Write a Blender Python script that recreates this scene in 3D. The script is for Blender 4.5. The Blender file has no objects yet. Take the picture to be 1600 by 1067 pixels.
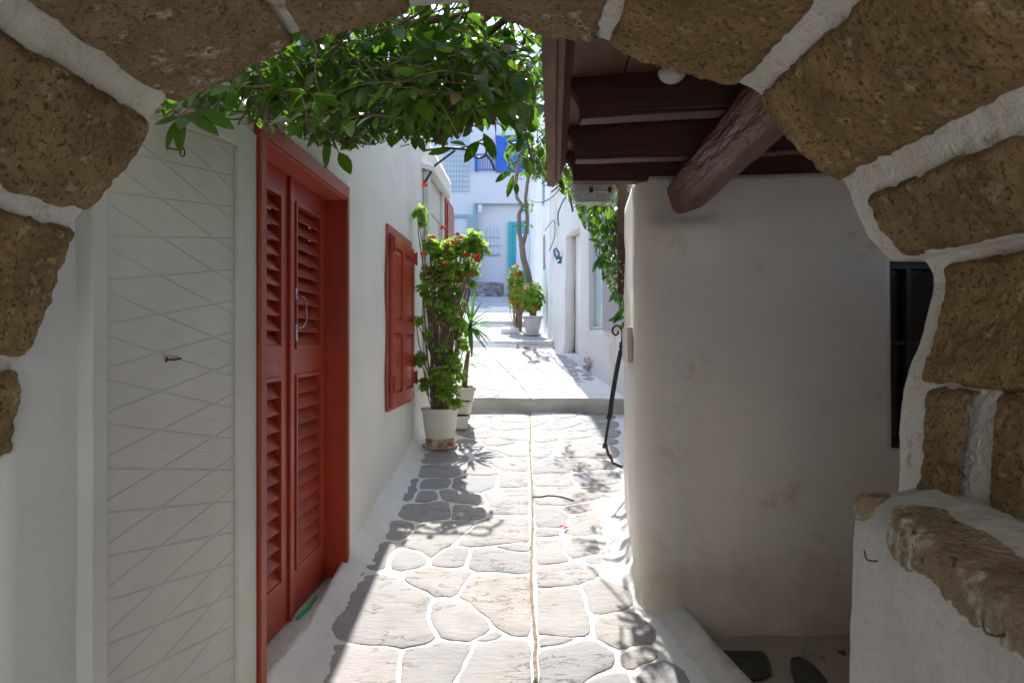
import bpy, math, random
from mathutils import Vector, Matrix, noise as mn
random.seed(7)
R = random.random
def U(a, b): return a + (b - a) * random.random()
sc = bpy.context.scene
F = 1067.0; H = 1.6
# ------------------------------------------------------------------ camera, sky, sun, exposure
cam = bpy.data.cameras.new('camera'); camo = bpy.data.objects.new('camera', cam); sc.collection.objects.link(camo)
camo.location = (0, 0, H); camo.rotation_euler = (math.pi / 2, 0, 0)
cam.lens = 24.0; cam.sensor_width = 36.0; cam.clip_start = 0.02; cam.clip_end = 500
cam.dof.use_dof = True; cam.dof.focus_distance = 2.8; cam.dof.aperture_fstop = 6.3
sc.camera = camo
EL = math.radians(54); AZ = math.atan2(-0.05, 1.0)
sdir = Vector((math.sin(AZ) * math.cos(EL), math.cos(AZ) * math.cos(EL), math.sin(EL)))
w = bpy.data.worlds.new('World'); sc.world = w; w.use_nodes = True
nt = w.node_tree; bg = nt.nodes['Background']; sky = nt.nodes.new('ShaderNodeTexSky')
sky.sky_type = 'NISHITA'; sky.sun_disc = False; sky.sun_elevation = EL; sky.sun_rotation = AZ
nt.links.new(sky.outputs[0], bg.inputs[0]); bg.inputs[1].default_value = 0.15
sl = bpy.data.lights.new('sun', 'SUN'); sl.energy = 2.75; sl.angle = math.radians(0.55); sl.color = (1.0, 0.955, 0.89)
so = bpy.data.objects.new('sun', sl); sc.collection.objects.link(so); so.location = (0, 0, 20)
so.rotation_euler = sdir.to_track_quat('Z', 'Y').to_euler()
sc.view_settings.view_transform = 'Standard'; sc.view_settings.look = 'None'
sc.view_settings.exposure = 1.62; sc.view_settings.gamma = 1.0
sc.cycles.max_bounces = 9; sc.cycles.diffuse_bounces = 6; sc.cycles.transmission_bounces = 6
sc.cycles.transparent_max_bounces = 8; sc.cycles.use_denoising = True; sc.cycles.caustics_reflective = False

# ------------------------------------------------------------------ helpers
def P(px, py, Y): return Vector(((px - 800) / F * Y, Y, H - (py - 533.5) / F * Y))
def lerp(a, b, t): return a + (b - a) * t
def sst(a, b, x):
    t = min(1, max(0, (x - a) / (b - a))); return t * t * (3 - 2 * t)
def interp(tab, x):
    if x <= tab[0][0]: return tab[0][1]
    for (a, va), (b, vb) in zip(tab, tab[1:]):
        if x <= b: return va + (vb - va) * (x - a) / (b - a)
    return tab[-1][1]
def n3(x, y, z, s=1.0): return mn.noise(Vector((x * s, y * s, z * s)))
def fbm(v, s, o=3, rough=.55):
    r = 0; a = 1
    for k in range(o):
        r += a * mn.noise(v * s + Vector((k * 7.3, k * 3.1, 0))); a *= rough; s *= 2.1
    return r

def merged(lf, st, name, mats, parent):
    b = len(lf.v); lf.v += st.v; lf.t += st.t; lf.f += [tuple(i + b for i in f) for f in st.f]; lf.m += [1] * len(st.f)
    return lf.build(name, mats, parent, smooth=60)
class MB:
    def __init__(s): s.v = []; s.f = []; s.t = []; s.m = []; s.cur = 0; s.tint = .5
    def vert(s, p): s.v.append(tuple(p)); s.t.append(s.tint); return len(s.v) - 1
    def face(s, *i): s.f.append(tuple(i)); s.m.append(s.cur)
    def poly(s, pts): s.face(*[s.vert(p) for p in pts])
    def hexa(s, a):   # 8 corners: bottom ring 0-3 counter-clockwise, top ring 4-7
        i = [s.vert(p) for p in a]
        for q in ((3, 2, 1, 0), (4, 5, 6, 7), (0, 1, 5, 4), (1, 2, 6, 5), (2, 3, 7, 6), (3, 0, 4, 7)): s.face(*[i[k] for k in q])
    def box(s, x0, x1, y0, y1, z0, z1, fn=None):
        c = [(x0, y0, z0), (x1, y0, z0), (x1, y1, z0), (x0, y1, z0), (x0, y0, z1), (x1, y0, z1), (x1, y1, z1), (x0, y1, z1)]
        s.hexa([fn(*p) for p in c] if fn else c)
    def grid(s, nu, nv, fn, skip=None, flip=False):
        base = len(s.v)
        for i in range(nu + 1):
            for j in range(nv + 1): s.vert(fn(i, j))
        for i in range(nu):
            for j in range(nv):
                if skip and skip(i, j): continue
                q = (base + i * (nv + 1) + j, base + (i + 1) * (nv + 1) + j, base + (i + 1) * (nv + 1) + j + 1, base + i * (nv + 1) + j + 1)
                s.face(*(q[::-1] if flip else q))
    def tube(s, pts, rad, n=6, cap=True):
        pts = [Vector(p) for p in pts]; k = len(pts)
        if not hasattr(rad, '__len__'): rad = [rad] * k
        up = None; rings = []
        for i, p in enumerate(pts):
            d = (pts[min(i + 1, k - 1)] - pts[max(i - 1, 0)])
            if d.length < 1e-9: d = Vector((0, 0, 1))
            d.normalize()
            if up is None: up = d.orthogonal().normalized()
            else:
                up = up - d * up.dot(d)
                up = up.normalized() if up.length > 1e-6 else d.orthogonal().normalized()
            sd = d.cross(up)
            rings.append([s.vert(p + (up * math.cos(a) + sd * math.sin(a)) * rad[i]) for a in [2 * math.pi * j / n for j in range(n)]])
        for a, b in zip(rings, rings[1:]):
            for j in range(n): s.face(a[j], a[(j + 1) % n], b[(j + 1) % n], b[j])
        if cap: s.face(*rings[0][::-1]); s.face(*rings[-1])
    def lathe(s, prof, c, n=32, wob=0):
        c = Vector(c); rings = []
        for r, z in prof:
            rings.append([s.vert(c + Vector((r * math.cos(2 * math.pi * j / n), r * math.sin(2 * math.pi * j / n), z))) for j in range(n)])
        for a, b in zip(rings, rings[1:]):
            for j in range(n): s.face(a[j], a[(j + 1) % n], b[(j + 1) % n], b[j])
        s.face(*rings[0][::-1]); s.face(*rings[-1])
    def build(s, name, mat, parent=None, smooth=None, bevel=0, solid=0):
        off = Vector(parent.matrix_world.translation) if parent is not None and parent.type == 'EMPTY' else Vector((0, 0, 0))
        if parent is not None and parent.type != 'EMPTY' and parent.parent is not None: off = Vector(parent.parent.matrix_world.translation)
        me = bpy.data.meshes.new(name)
        me.from_pydata([(x - off.x, y - off.y, z - off.z) for x, y, z in s.v], [], s.f)
        for m in (mat if isinstance(mat, (list, tuple)) else [mat]): me.materials.append(m)
        if any(s.m): me.polygons.foreach_set('material_index', s.m)
        at = me.attributes.new('tint', 'FLOAT', 'POINT'); at.data.foreach_set('value', s.t)
        me.update()
        if smooth is not None:
            me.shade_smooth()
            if smooth < 179: me.set_sharp_from_angle(angle=math.radians(smooth))
        o = bpy.data.objects.new(name, me); sc.collection.objects.link(o)
        if parent is not None: o.parent = parent
        if solid:
            q = o.modifiers.new('solid', 'SOLIDIFY'); q.thickness = solid; q.offset = -1
        if bevel:
            b = o.modifiers.new('bevel', 'BEVEL'); b.width = bevel; b.segments = 2; b.limit_method = 'ANGLE'
        return o
def tag(o, label=None, cat=None, group=None, kind=None):
    if label: o['label'] = label
    if cat: o['category'] = cat
    if group: o['group'] = group
    if kind: o['kind'] = kind
    return o
def thing(name, loc, label, cat, group=None, kind=None):
    o = bpy.data.objects.new(name, None); sc.collection.objects.link(o); o.location = loc
    o.empty_display_size = .1
    bpy.context.view_layer.update()
    return tag(o, label, cat, group, kind)

# ------------------------------------------------------------------ materials
def mat(name, c1, c2=None, scale=3.0, rough=.8, bump=0.0, bscale=40, bdist=.01, stain=None, stain_scale=1.5, stain_pos=.6,
        tint=0, spec=.5, trans=0, tcol=None, metal=0, detail=6, speck=None, speck_scale=60, speck_pos=.66, stretch=None, zstain=None, bump2=0, b2scale=8):
    m = bpy.data.materials.new(name); m.use_nodes = True; t = m.node_tree; N = t.nodes; L = t.links
    b = N['Principled BSDF']; out = N['Material Output']
    tc = N.new('ShaderNodeTexCoord'); co = tc.outputs['Object']
    if stretch:
        mp = N.new('ShaderNodeMapping'); mp.inputs['Scale'].default_value = stretch; L.new(co, mp.inputs[0]); co = mp.outputs[0]
    def ns(s, d=detail, r=.6):
        x = N.new('ShaderNodeTexNoise'); x.inputs['Scale'].default_value = s; x.inputs['Detail'].default_value = d; x.inputs['Roughness'].default_value = r
        L.new(co, x.inputs['Vector']); return x.outputs['Fac']
    def ramp(f, a, bb):
        x = N.new('ShaderNodeMapRange'); x.inputs[1].default_value = a; x.inputs[2].default_value = bb; x.clamp = True; L.new(f, x.inputs[0]); return x.outputs[0]
    def mix(f, a, bb, mode='MIX'):
        x = N.new('ShaderNodeMix'); x.data_type = 'RGBA'; x.blend_type = mode
        if hasattr(f, 'node'): L.new(f, x.inputs[0])
        else: x.inputs[0].default_value = f
        for sock, v in ((x.inputs[6], a), (x.inputs[7], bb)):
            if hasattr(v, 'node'): L.new(v, sock)
            else: sock.default_value = (*v, 1)
        return x.outputs[2]
    col = c1
    if c2: col = mix(ramp(ns(scale), .35, .65), c1, c2)
    if stain: col = mix(ramp(ns(stain_scale, 8, .7), stain_pos, stain_pos + .12), col, stain)
    if zstain:
        sp = N.new('ShaderNodeSeparateXYZ'); L.new(tc.outputs['Object'], sp.inputs[0])
        ad = N.new('ShaderNodeMath'); ad.operation = 'MULTIPLY_ADD'; L.new(ns(4, 6), ad.inputs[0]); ad.inputs[1].default_value = -.9; L.new(sp.outputs['Z'], ad.inputs[2])
        mr_ = N.new('ShaderNodeMapRange'); mr_.inputs[1].default_value = .05; mr_.inputs[2].default_value = -.42; mr_.inputs[4].default_value = .8; L.new(ad.outputs[0], mr_.inputs[0])
        col = mix(mr_.outputs[0], col, zstain)
    if speck: col = mix(ramp(ns(speck_scale, 2), speck_pos, speck_pos + .05), col, speck)
    if tint:
        a = N.new('ShaderNodeAttribute'); a.attribute_name = 'tint'
        hs = N.new('ShaderNodeHueSaturation'); 
        mr = N.new('ShaderNodeMapRange'); mr.inputs[3].default_value = 1 - tint; mr.inputs[4].default_value = 1 + tint; L.new(a.outputs['Fac'], mr.inputs[0])
        L.new(mr.outputs[0], hs.inputs['Value'])
        if hasattr(col, 'node'): L.new(col, hs.inputs['Color'])
        else: hs.inputs['Color'].default_value = (*col, 1)
        col = hs.outputs[0]
    if hasattr(col, 'node'): L.new(col, b.inputs['Base Color'])
    else: b.inputs['Base Color'].default_value = (*col, 1)
    b.inputs['Roughness'].default_value = rough; b.inputs['Specular IOR Level'].default_value = spec; b.inputs['Metallic'].default_value = metal
    nrm = None
    if bump:
        bp = N.new('ShaderNodeBump'); bp.inputs['Strength'].default_value = bump; bp.inputs['Distance'].default_value = bdist
        L.new(ns(bscale, 5, .65), bp.inputs['Height']); nrm = bp.outputs[0]
        if bump2:
            b2 = N.new('ShaderNodeBump'); b2.inputs['Strength'].default_value = bump2; b2.inputs['Distance'].default_value = .03
            L.new(ns(b2scale, 3), b2.inputs['Height']); L.new(nrm, b2.inputs['Normal']); nrm = b2.outputs[0]
        L.new(nrm, b.inputs['Normal'])
    if trans:
        tr = N.new('ShaderNodeBsdfTranslucent')
        if tcol: 
            tr.inputs[0].default_value = (*tcol, 1)
            if hasattr(col, 'node'): L.new(mix(.35, tcol, col), tr.inputs[0])
        ms = N.new('ShaderNodeMixShader'); ms.inputs[0].default_value = trans
        L.new(b.outputs[0], ms.inputs[1]); L.new(tr.outputs[0], ms.inputs[2]); L.new(ms.outputs[0], out.inputs[0])
    m['helpers'] = 0
    return m
plaster = mat('plaster', (.79, .775, .74), (.72, .705, .67), 1.6, .9, .35, 26, .012, stain=(.50, .47, .42), stain_scale=2.2, stain_pos=.66, bump2=.25, b2scale=5)
plaster_warm = mat('warm_plaster', (.80, .755, .695), (.75, .70, .635), 1.3, .9, .40, 24, .010, stain=(.58, .51, .42), stain_scale=2.6, stain_pos=.60, zstain=(.50, .43, .31), bump2=.40, b2scale=3.5)
plaster_rough = mat('rough_plaster', (.70, .685, .65), (.58, .565, .53), 3.0, .92, .6, 38, .014, stain=(.40, .36, .31), stain_scale=5, stain_pos=.62, bump2=.5, b2scale=9)
plaster_old = mat('old_plaster', (.66, .63, .57), (.72, .70, .66), 1.2, .9, .4, 22, .012, stain=(.48, .42, .33), stain_scale=1.8, stain_pos=.56, stretch=(1, 1, .5))
plaster_bright = mat('bright_plaster', (.80, .80, .80), (.74, .745, .75), 1.2, .9, .2, 20, .01)
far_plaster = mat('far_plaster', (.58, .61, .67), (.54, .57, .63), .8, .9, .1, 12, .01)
mortar = mat('mortar', (.84, .81, .76), (.73, .69, .63), 7, .95, .8, 90, .012, stain=(.38, .31, .22), stain_scale=13, stain_pos=.59, bump2=.8, b2scale=24)
pavewhite = mat('painted_mortar', (.82, .815, .80), (.74, .73, .71), 4, .85, .5, 45, .01, stain=(.52, .49, .44), stain_scale=7, stain_pos=.66, speck=(.36, .32, .27), speck_scale=35, speck_pos=.70)
# flagstones: tint picks grey, beige or pinkish stone
def flag_mat():
    m = bpy.data.materials.new('flagstone'); m.use_nodes = True; t = m.node_tree; N = t.nodes; L = t.links; b = N['Principled BSDF']
    tc = N.new('ShaderNodeTexCoord'); a = N.new('ShaderNodeAttribute'); a.attribute_name = 'tint'
    cr = N.new('ShaderNodeValToRGB'); cr.color_ramp.interpolation = 'LINEAR'
    els = cr.color_ramp.elements; els[0].position = 0; els[0].color = (.31, .32, .345, 1); els[1].position = 1; els[1].color = (.45, .41, .385, 1)
    for p, c in ((.25, (.37, .37, .38, 1)), (.5, (.42, .395, .395, 1)), (.75, (.385, .38, .375, 1))):
        e = els.new(p); e.color = c
    L.new(a.outputs['Fac'], cr.inputs[0])
    def ns(s, d, r=.6, st=None):
        x = N.new('ShaderNodeTexNoise'); x.inputs['Scale'].default_value = s; x.inputs['Detail'].default_value = d; x.inputs['Roughness'].default_value = r
        if st:
            mp = N.new('ShaderNodeMapping'); mp.inputs['Scale'].default_value = st; L.new(tc.outputs['Object'], mp.inputs[0]); L.new(mp.outputs[0], x.inputs['Vector'])
        else: L.new(tc.outputs['Object'], x.inputs['Vector'])
        return x.outputs['Fac']
    def mr(f, a_, b_, c=0, d=1):
        x = N.new('ShaderNodeMapRange'); x.inputs[1].default_value = a_; x.inputs[2].default_value = b_; x.inputs[3].default_value = c; x.inputs[4].default_value = d; L.new(f, x.inputs[0]); return x.outputs[0]
    def mix(f, a_, b_, mode='MIX'):
        x = N.new('ShaderNodeMix'); x.data_type = 'RGBA'; x.blend_type = mode; L.new(f, x.inputs[0]) if hasattr(f, 'node') else None
        if not hasattr(f, 'node'): x.inputs[0].default_value = f
        for k, v in ((6, a_), (7, b_)):
            L.new(v, x.inputs[k]) if hasattr(v, 'node') else setattr(x.inputs[k], 'default_value', (*v, 1))
        return x.outputs[2]
    c = mix(mr(ns(5, 8, .7), .40, .72), cr.outputs[0], (.33, .31, .295))
    c = mix(mr(ns(3.2, 5, .6), .55, .75), c, (.39, .36, .33))
    c = mix(mr(ns(90, 3), .62, .72, 0, .6), c, (.25, .23, .21))
    # cracks: thin bands where a stretched noise crosses its middle
    k = ns(2.2, 6, .62, (1.0, 3.2, 1)); s1 = N.new('ShaderNodeMath'); s1.operation = 'SUBTRACT'; s1.inputs[1].default_value = .5; L.new(k, s1.inputs[0])
    s2 = N.new('ShaderNodeMath'); s2.operation = 'ABSOLUTE'; L.new(s1.outputs[0], s2.inputs[0])
    crack = mr(s2.outputs[0], .0, .009, 1, 0)
    gate = mr(ns(2.6, 2), .44, .54)
    mm = N.new('ShaderNodeMath'); mm.operation = 'MULTIPLY'; L.new(crack, mm.inputs[0]); L.new(gate, mm.inputs[1])
    c = mix(mm.outputs[0], c, (.13, .11, .095))
    L.new(c, b.inputs['Base Color']); b.inputs['Roughness'].default_value = .72; b.inputs['Specular IOR Level'].default_value = .35
    b1 = N.new('ShaderNodeBump'); b1.inputs['Strength'].default_value = .8; b1.inputs['Distance'].default_value = .012; L.new(ns(13, 9, .72, (.8, 2.2, 1)), b1.inputs['Height'])
    b2 = N.new('ShaderNodeBump'); b2.inputs['Strength'].default_value = .5; b2.inputs['Distance'].default_value = .006; b2.invert = True; L.new(mm.outputs[0], b2.inputs['Height']); L.new(b1.outputs[0], b2.inputs['Normal'])
    L.new(b2.outputs[0], b.inputs['Normal']); return m
flagm = flag_mat()
groove_m = mat('dirt_groove', (.32, .26, .18), (.17, .13, .09), 30, .95, .8, 60, .01, speck=(.6, .52, .38), speck_scale=120, speck_pos=.6)
darkflag = mat('dark_flagstone', (.060, .055, .042), (.10, .09, .07), 7, .85, .5, 25, .01, stretch=(1, 3, 1))
riser_m = mat('riser', (.56, .54, .50), (.42, .39, .34), 3, .9, .5, 25, .01, stain=(.26, .22, .16), stain_scale=6, stain_pos=.64)
greystone = mat('grey_step_stone', (.46, .47, .52), (.34, .35, .40), 3, .9, .4, 15, .02)
def sandstone(name, a, b, c):
    m = mat(name, a, b, 9, .97, 1.0, 60, .010, stain=c, stain_scale=18, stain_pos=.55, speck=tuple(x * .72 for x in b), speck_scale=95, speck_pos=.57, bump2=.55, b2scale=26, spec=.12)
    return m
stone_a = sandstone('ochre_tuff', (.37, .255, .12), (.20, .13, .06), (.54, .41, .23))
stone_b = sandstone('brown_tuff', (.34, .235, .12), (.18, .12, .06), (.50, .38, .23))
stone_c = sandstone('pale_tuff', (.36, .26, .15), (.22, .15, .085), (.68, .60, .50))
ledge_m = mat('ledge_rock', (.42, .32, .22), (.28, .20, .13), 9, .95, .9, 80, .014, stain=(.68, .63, .55), stain_scale=17, stain_pos=.53, bump2=.6, b2scale=30, spec=.2, speck=(.12, .085, .055), speck_scale=50, speck_pos=.66)
redp = mat('red_paint', (.40, .043, .012), (.32, .034, .011), 3, .38, .3, 40, .004, spec=.5, stain=(.36, .075, .045), stain_scale=12, stain_pos=.64, tint=.14, speck=(.12, .02, .015), speck_scale=70, speck_pos=.70, bump2=.1, b2scale=14)
redfaded = mat('faded_red_paint', (.42, .085, .05), (.35, .065, .04), 5, .55, .2, 50, .004, stain=(.38, .16, .13), stain_scale=14, stain_pos=.66)
brownw = mat('maroon_painted_wood', (.095, .038, .024), (.070, .027, .018), 4, .6, .45, 14, .006, stain=(.20, .12, .10), stain_scale=10, stain_pos=.66, stretch=(.35, 3, 3), speck=(.05, .03, .025), speck_scale=40)
logm = mat('log_wood', (.155, .055, .032), (.11, .040, .025), 5, .42, .7, 16, .008, stain=(.24, .13, .105), stain_scale=8, stain_pos=.63, stretch=(3, .5, 3), speck=(.025, .015, .012), speck_scale=26, speck_pos=.60, bump2=.8, b2scale=8)
darkwood = mat('dark_painted_wood', (.040, .020, .017), (.030, .015, .012), 4, .6, .3, 14, .005, stretch=(.4, 3, 3))
whitep = mat('white_painted_wood', (.66, .65, .60), (.60, .59, .545), 3, .5, .2, 60, .004, stain=(.50, .47, .41), stain_scale=8, stain_pos=.68)
iron = mat('black_iron', (.018, .018, .018), (.03, .027, .024), 20, .42, .4, 60, .004, spec=.6)
rust = mat('rusty_iron', (.10, .05, .03), (.05, .03, .02), 30, .7, .4, 80, .003)
metal = mat('grey_metal', (.42, .43, .44), None, rough=.35, metal=.9)
glassy = mat('frosted_glass', (.50, .56, .53), (.44, .50, .47), 6, .25, .1, 40, .003)
winglass = mat('window_glass', (.46, .56, .57), (.38, .48, .50), 1.0, .12, spec=.8)
darkglass = mat('dark_window_glass', (.012, .012, .014), None, rough=.15, spec=.6)
greenp = mat('dark_green_paint', (.016, .04, .033), None, rough=.4)
bluep = mat('blue_paint', (.01, .10, .52), (.008, .085, .45), 3, .5)
bluegrey = mat('blue_grey_paint', (.18, .36, .46), None, rough=.5)
turq = mat('turquoise_paint', (.02, .36, .42), (.02, .30, .36), 3, .5)
palepane = mat('pale_curtain', (.62, .64, .68), None, rough=.6)
greypanel = mat('grey_panel', (.40, .38, .38), (.36, .34, .345), 2, .7)
potm = mat('white_plastic_pot', (.70, .68, .62), (.62, .60, .53), 5, .5, .1, 30, .003, stain=(.40, .33, .22), stain_scale=6, stain_pos=.64, stretch=(1, 1, .5))
potworn = mat('worn_terracotta', (.60, .55, .45), (.30, .09, .06), 14, .8, .4, 40, .006, stain=(.16, .10, .06), stain_scale=18, stain_pos=.56)
claypot = mat('stone_pot', (.52, .50, .46), (.42, .40, .36), 6, .8, .4, 30, .006, stain=(.30, .27, .22), stain_scale=9, stain_pos=.6)
soil = mat('soil', (.06, .045, .03), (.03, .022, .016), 20, .95, .8, 50, .01)
rocks_w = mat('whitewashed_rock', (.76, .76, .76), (.66, .66, .66), 4, .85, .4, 20, .01)
leafm = mat('vine_leaf', (.020, .052, .010), (.030, .072, .013), 6, .30, .15, 60, .002, tint=.5, trans=.34, tcol=(.32, .72, .03), spec=.5)
leafold = mat('dry_leaf', (.16, .11, .05), (.11, .07, .035), 12, .7, .2, 60, .003, tint=.3, trans=.3, tcol=(.5, .35, .08))
gerleaf = mat('geranium_leaf', (.095, .20, .028), (.14, .25, .04), 9, .5, .2, 70, .002, tint=.5, trans=.58, tcol=(.60, .90, .10), spec=.4)
yuccam = mat('yucca_blade', (.030, .10, .028), (.05, .15, .035), 5, .35, tint=.35, trans=.35, tcol=(.18, .55, .06))
barkm = mat('vine_bark', (.20, .145, .10), (.13, .09, .065), 20, .85, .7, 50, .004)
stemm = mat('geranium_stem', (.30, .22, .15), (.19, .14, .095), 18, .8, .5, 50, .003)
trunkm = mat('tree_bark', (.22, .165, .125), (.14, .10, .08), 9, .9, .9, 25, .01, stretch=(1, 1, .3))
redfl = mat('orange_red_petal', (.75, .075, .02), (.62, .03, .015), 30, .6, trans=.3, tcol=(.9, .15, .04), tint=.2)
whitefl = mat('cream_blossom', (.68, .72, .45), (.60, .66, .36), 20, .6, trans=.35, tcol=(.75, .85, .4))
pinkfl = mat('pink_petal', (.75, .03, .22), None, rough=.6)
green_plastic = mat('green_plastic', (.01, .42, .10), None, rough=.4)
wirem = mat('cable_rubber', (.10, .10, .11), None, rough=.6)
bluewire = mat('blue_cable', (.05, .16, .26), None, rough=.5)
plaque_m = mat('marble_plaque', (.60, .50, .47), (.50, .42, .40), 9, .5, .1, 30, .003)
dirt = mat('bare_ground', (.40, .37, .32), (.33, .30, .26), .6, .95, .4, 6, .03)

# ------------------------------------------------------------------ floor levels
def G(Y):
    if Y < 0: return -.418
    if Y < 7.46: return -.418 + .168 * Y
    if Y < 10.95: return H - 1.735 + .15 * Y
    if Y < 13.25: return H + .01 + .12 * (Y - 11)
    if Y < 15.4: return 1.99 + .12 * (Y - 13.25)
    if Y < 16.0: return 2.39
    if Y < 16.6: return 2.53
    return 2.68 + .065 * (Y - 16.6)
def XL(Y): return -1.14 + .037 * Y - .040 * sst(2.77, 2.74, Y)
def gp(px, py):                       # pixel of the photograph -> point on the lower slope
    k = (py - 533.5) / F; Y = 2.018 / (k + .168); return Vector(((px - 800) / F * Y, Y, G(Y)))

# ---- ground under everything
mb = MB(); mb.box(-60, 60, -40, 80, -3, -1.0); tag(mb.build('ground', dirt), kind='structure')
m2 = MB(); m2.box(-14, -1.5, 9.0, 40, -1.0, 2.2); m2.box(1.6, 14, 9.0, 40, -1.0, 2.2); m2.box(-1.5, 1.6, 13.6, 40, -1.0, 1.9)
tag(m2.build('terrain', dirt), kind='structure')

# ---- lower path
def lowz(X, Y):
    z = -.418 + .168 * Y
    dl = X - XL(Y)
    dz = sst(2.72, 2.82, Y) * sst(4.12, 4.04, Y); lip = lerp(.11, max(.03, .188 - z), dz)
    if dz > .5 and dl < -.022: return .08
    z += lip * math.exp(-max(0, dl) / (.055 + .03 * dz)) + .012 * n3(X, Y, 0, 2.3) + .0032 * n3(X, Y, 3, 14) + .0015 * n3(X, Y, 5, 45)
    if 3.2 < Y < 5.4:                 # the painted skirt at the foot of the rounded corner
        d = X - interp(RB, Y); z += .10 * math.exp(-abs(min(0, d)) / .07) * sst(3.75, 3.95, Y) * sst(5.4, 5.1, Y)
    return z
RB = [(2.6, 1.05), (3.3, .80), (3.6, .67), (4.09, .71), (4.82, .79), (5.0, .80), (5.2, 1.3)]
def kerbx(Y): return interp([(1.2, 1.45), (2.9, 1.0), (3.3, .90), (3.6, .84), (3.8, .80)], Y)
mb = MB(); ny = 330; nx = 128
def lp(i, j):
    Y = .2 + (7.455 - .2) * (j / ny); xa = -1.22; xb = min(1.5, kerbx(Y)) if Y < 3.6 else lerp(.92, 1.45, sst(3.6, 5.3, Y))
    X = lerp(xa, xb, i / nx); return (X, Y, lowz(X, Y))
mb.grid(nx, ny, lp)
path = tag(mb.build('path', pavewhite, smooth=180), kind='structure')
mb = MB(); mb.box(-6, 6, -6.2, .2, -.8, -.385); mb.box(-2.6, 2.6, -.9, .2, -.385, -.383)
tag(mb.build('passage_floor', plaster_rough), kind='structure')

ST = """556,901 547,915 535,930 525,955 515,975 500,995 560,1001 640,1005 672,1003 677,996 655,970 663,958 655,935 650,925 630,922 600,912 575,900|490,1008 485,1030 478,1085 610,1085 616,1030 620,1018 560,1013 520,1007|637,1017 634,1040 632,1085 690,1085 715,1040 728,1020 730,1012 722,1008 680,1013|679,945 700,939 715,943 735,957 762,976 761,984 745,997 730,1000 700,998 688,988 684,972 681,960|752,1003 775,988 788,993 775,1003 760,1005|735,905 745,899 760,896 828,904 829,985 820,990 800,992 785,983 765,965 750,950 735,935 729,925|733,885 742,858 760,858 790,862 829,870 829,896 800,894 760,889|683,880 695,862 710,859 731,860 724,882 700,886|670,892 720,890 736,892 722,905 715,920 703,932 690,925 675,920 655,915 645,905|720,850 735,830 760,813 800,808 826,809 827,846 790,848 745,853|775,854 828,850 828,862|745,1020 770,1006 800,1001 828,1005 831,1085 715,1085 730,1050|840,923 875,921 905,923 910,950 915,965 908,993 890,997 843,990|845,995 870,995 902,1000 848,1009|846,1022 880,1016 930,1011 948,1015 955,1025 962,1040 930,1048 890,1065 870,1085 846,1085|935,968 960,960 980,960 992,970 1000,985 1000,1000 970,1016 955,1008 945,990|918,918 930,912 955,905 963,910 968,935 965,952 945,956 926,957 922,935|839,889 880,883 895,885 940,890 942,897 915,905 870,914 840,916|838,842 876,842 876,878 839,881|888,843 930,842 955,848 955,865 925,868 888,866|912,873 945,870 960,871 958,879 930,882 915,880|930,1064 960,1056 975,1060 980,1085 925,1085|1008,1040 1035,1042 1062,1085 1002,1085|640,848 655,830 668,820 735,817 735,824 705,845 675,868 655,860|618,869 650,861 661,869 657,880 622,883|568,888 585,850 600,845 603,857 595,880 577,892|600,832 607,814 625,814 638,823 631,838 605,841|617,803 640,790 700,788 699,800 702,808 660,809 630,807|710,790 755,793 755,810 713,808|685,767 705,767 756,779 756,789 720,784 690,778|768,766 826,765 826,800 765,803|707,760 722,746 774,744 773,757 745,765 715,765|728,738 735,725 755,722 779,735 778,741 745,741|752,710 765,705 788,711 770,715|767,701 825,693 825,713 795,711|768,718 825,718 825,736 785,734 772,728|783,740 823,742 823,760 782,759|831,700 835,695 862,698 854,713 832,715|833,721 860,718 885,724 892,731 865,737 833,742|833,747 870,742 887,747 896,757 870,759 833,758|833,766 880,763 930,767 930,779 900,784 870,787 835,787|835,796 865,794 883,806 880,821 865,822 837,819|878,798 935,785 960,783 955,792 900,802|897,809 940,799 963,798 968,815 950,830 900,836 895,825|837,827 868,829 866,835 838,839|902,745 935,736 955,741 950,757 907,759|870,722 895,719 940,723 955,729 905,734 875,727|872,700 905,691 950,698 955,711 900,715 870,713|735,648 775,649 745,653|775,651 782,646 824,645 824,659 802,657|766,664 790,662 824,664 822,670 778,671|782,677 822,674 823,686 800,686 781,684|752,688 765,685 803,690 780,693 758,692|831,654 850,653 855,657 842,666 831,668|862,653 880,648 900,647 898,652 870,654|869,657 900,656 902,661 885,667 862,668 848,670|832,678 865,677 867,684 840,689 832,688|881,677 925,676 930,680 887,685|890,672 906,666 928,666 928,671|905,649 940,648 955,651 920,658|917,663 955,659 955,668 922,671|925,674 958,671 956,680 935,683|742,652 765,653 755,667 742,664|722,676 745,673 772,675 770,682 745,683|622,781 638,747 652,748 645,782|655,711 715,710 720,721 650,722|662,728 718,726 712,744 655,745|641,727 652,727 650,743 640,743|727,660 740,655 752,668 730,672|722,690 745,690 748,697 728,702|560,893 572,892 566,905 556,900|885,690 940,686 958,690 915,697|905,762 945,758 962,762 935,765|596,812 610,806 604,828 590,838|660,752 700,750 702,757 690,763 655,764|655,768 680,768 685,778 665,785 648,785|975,1022 1005,1015 1022,1030 990,1045 968,1040|840,658 846,655 838,668"""
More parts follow.
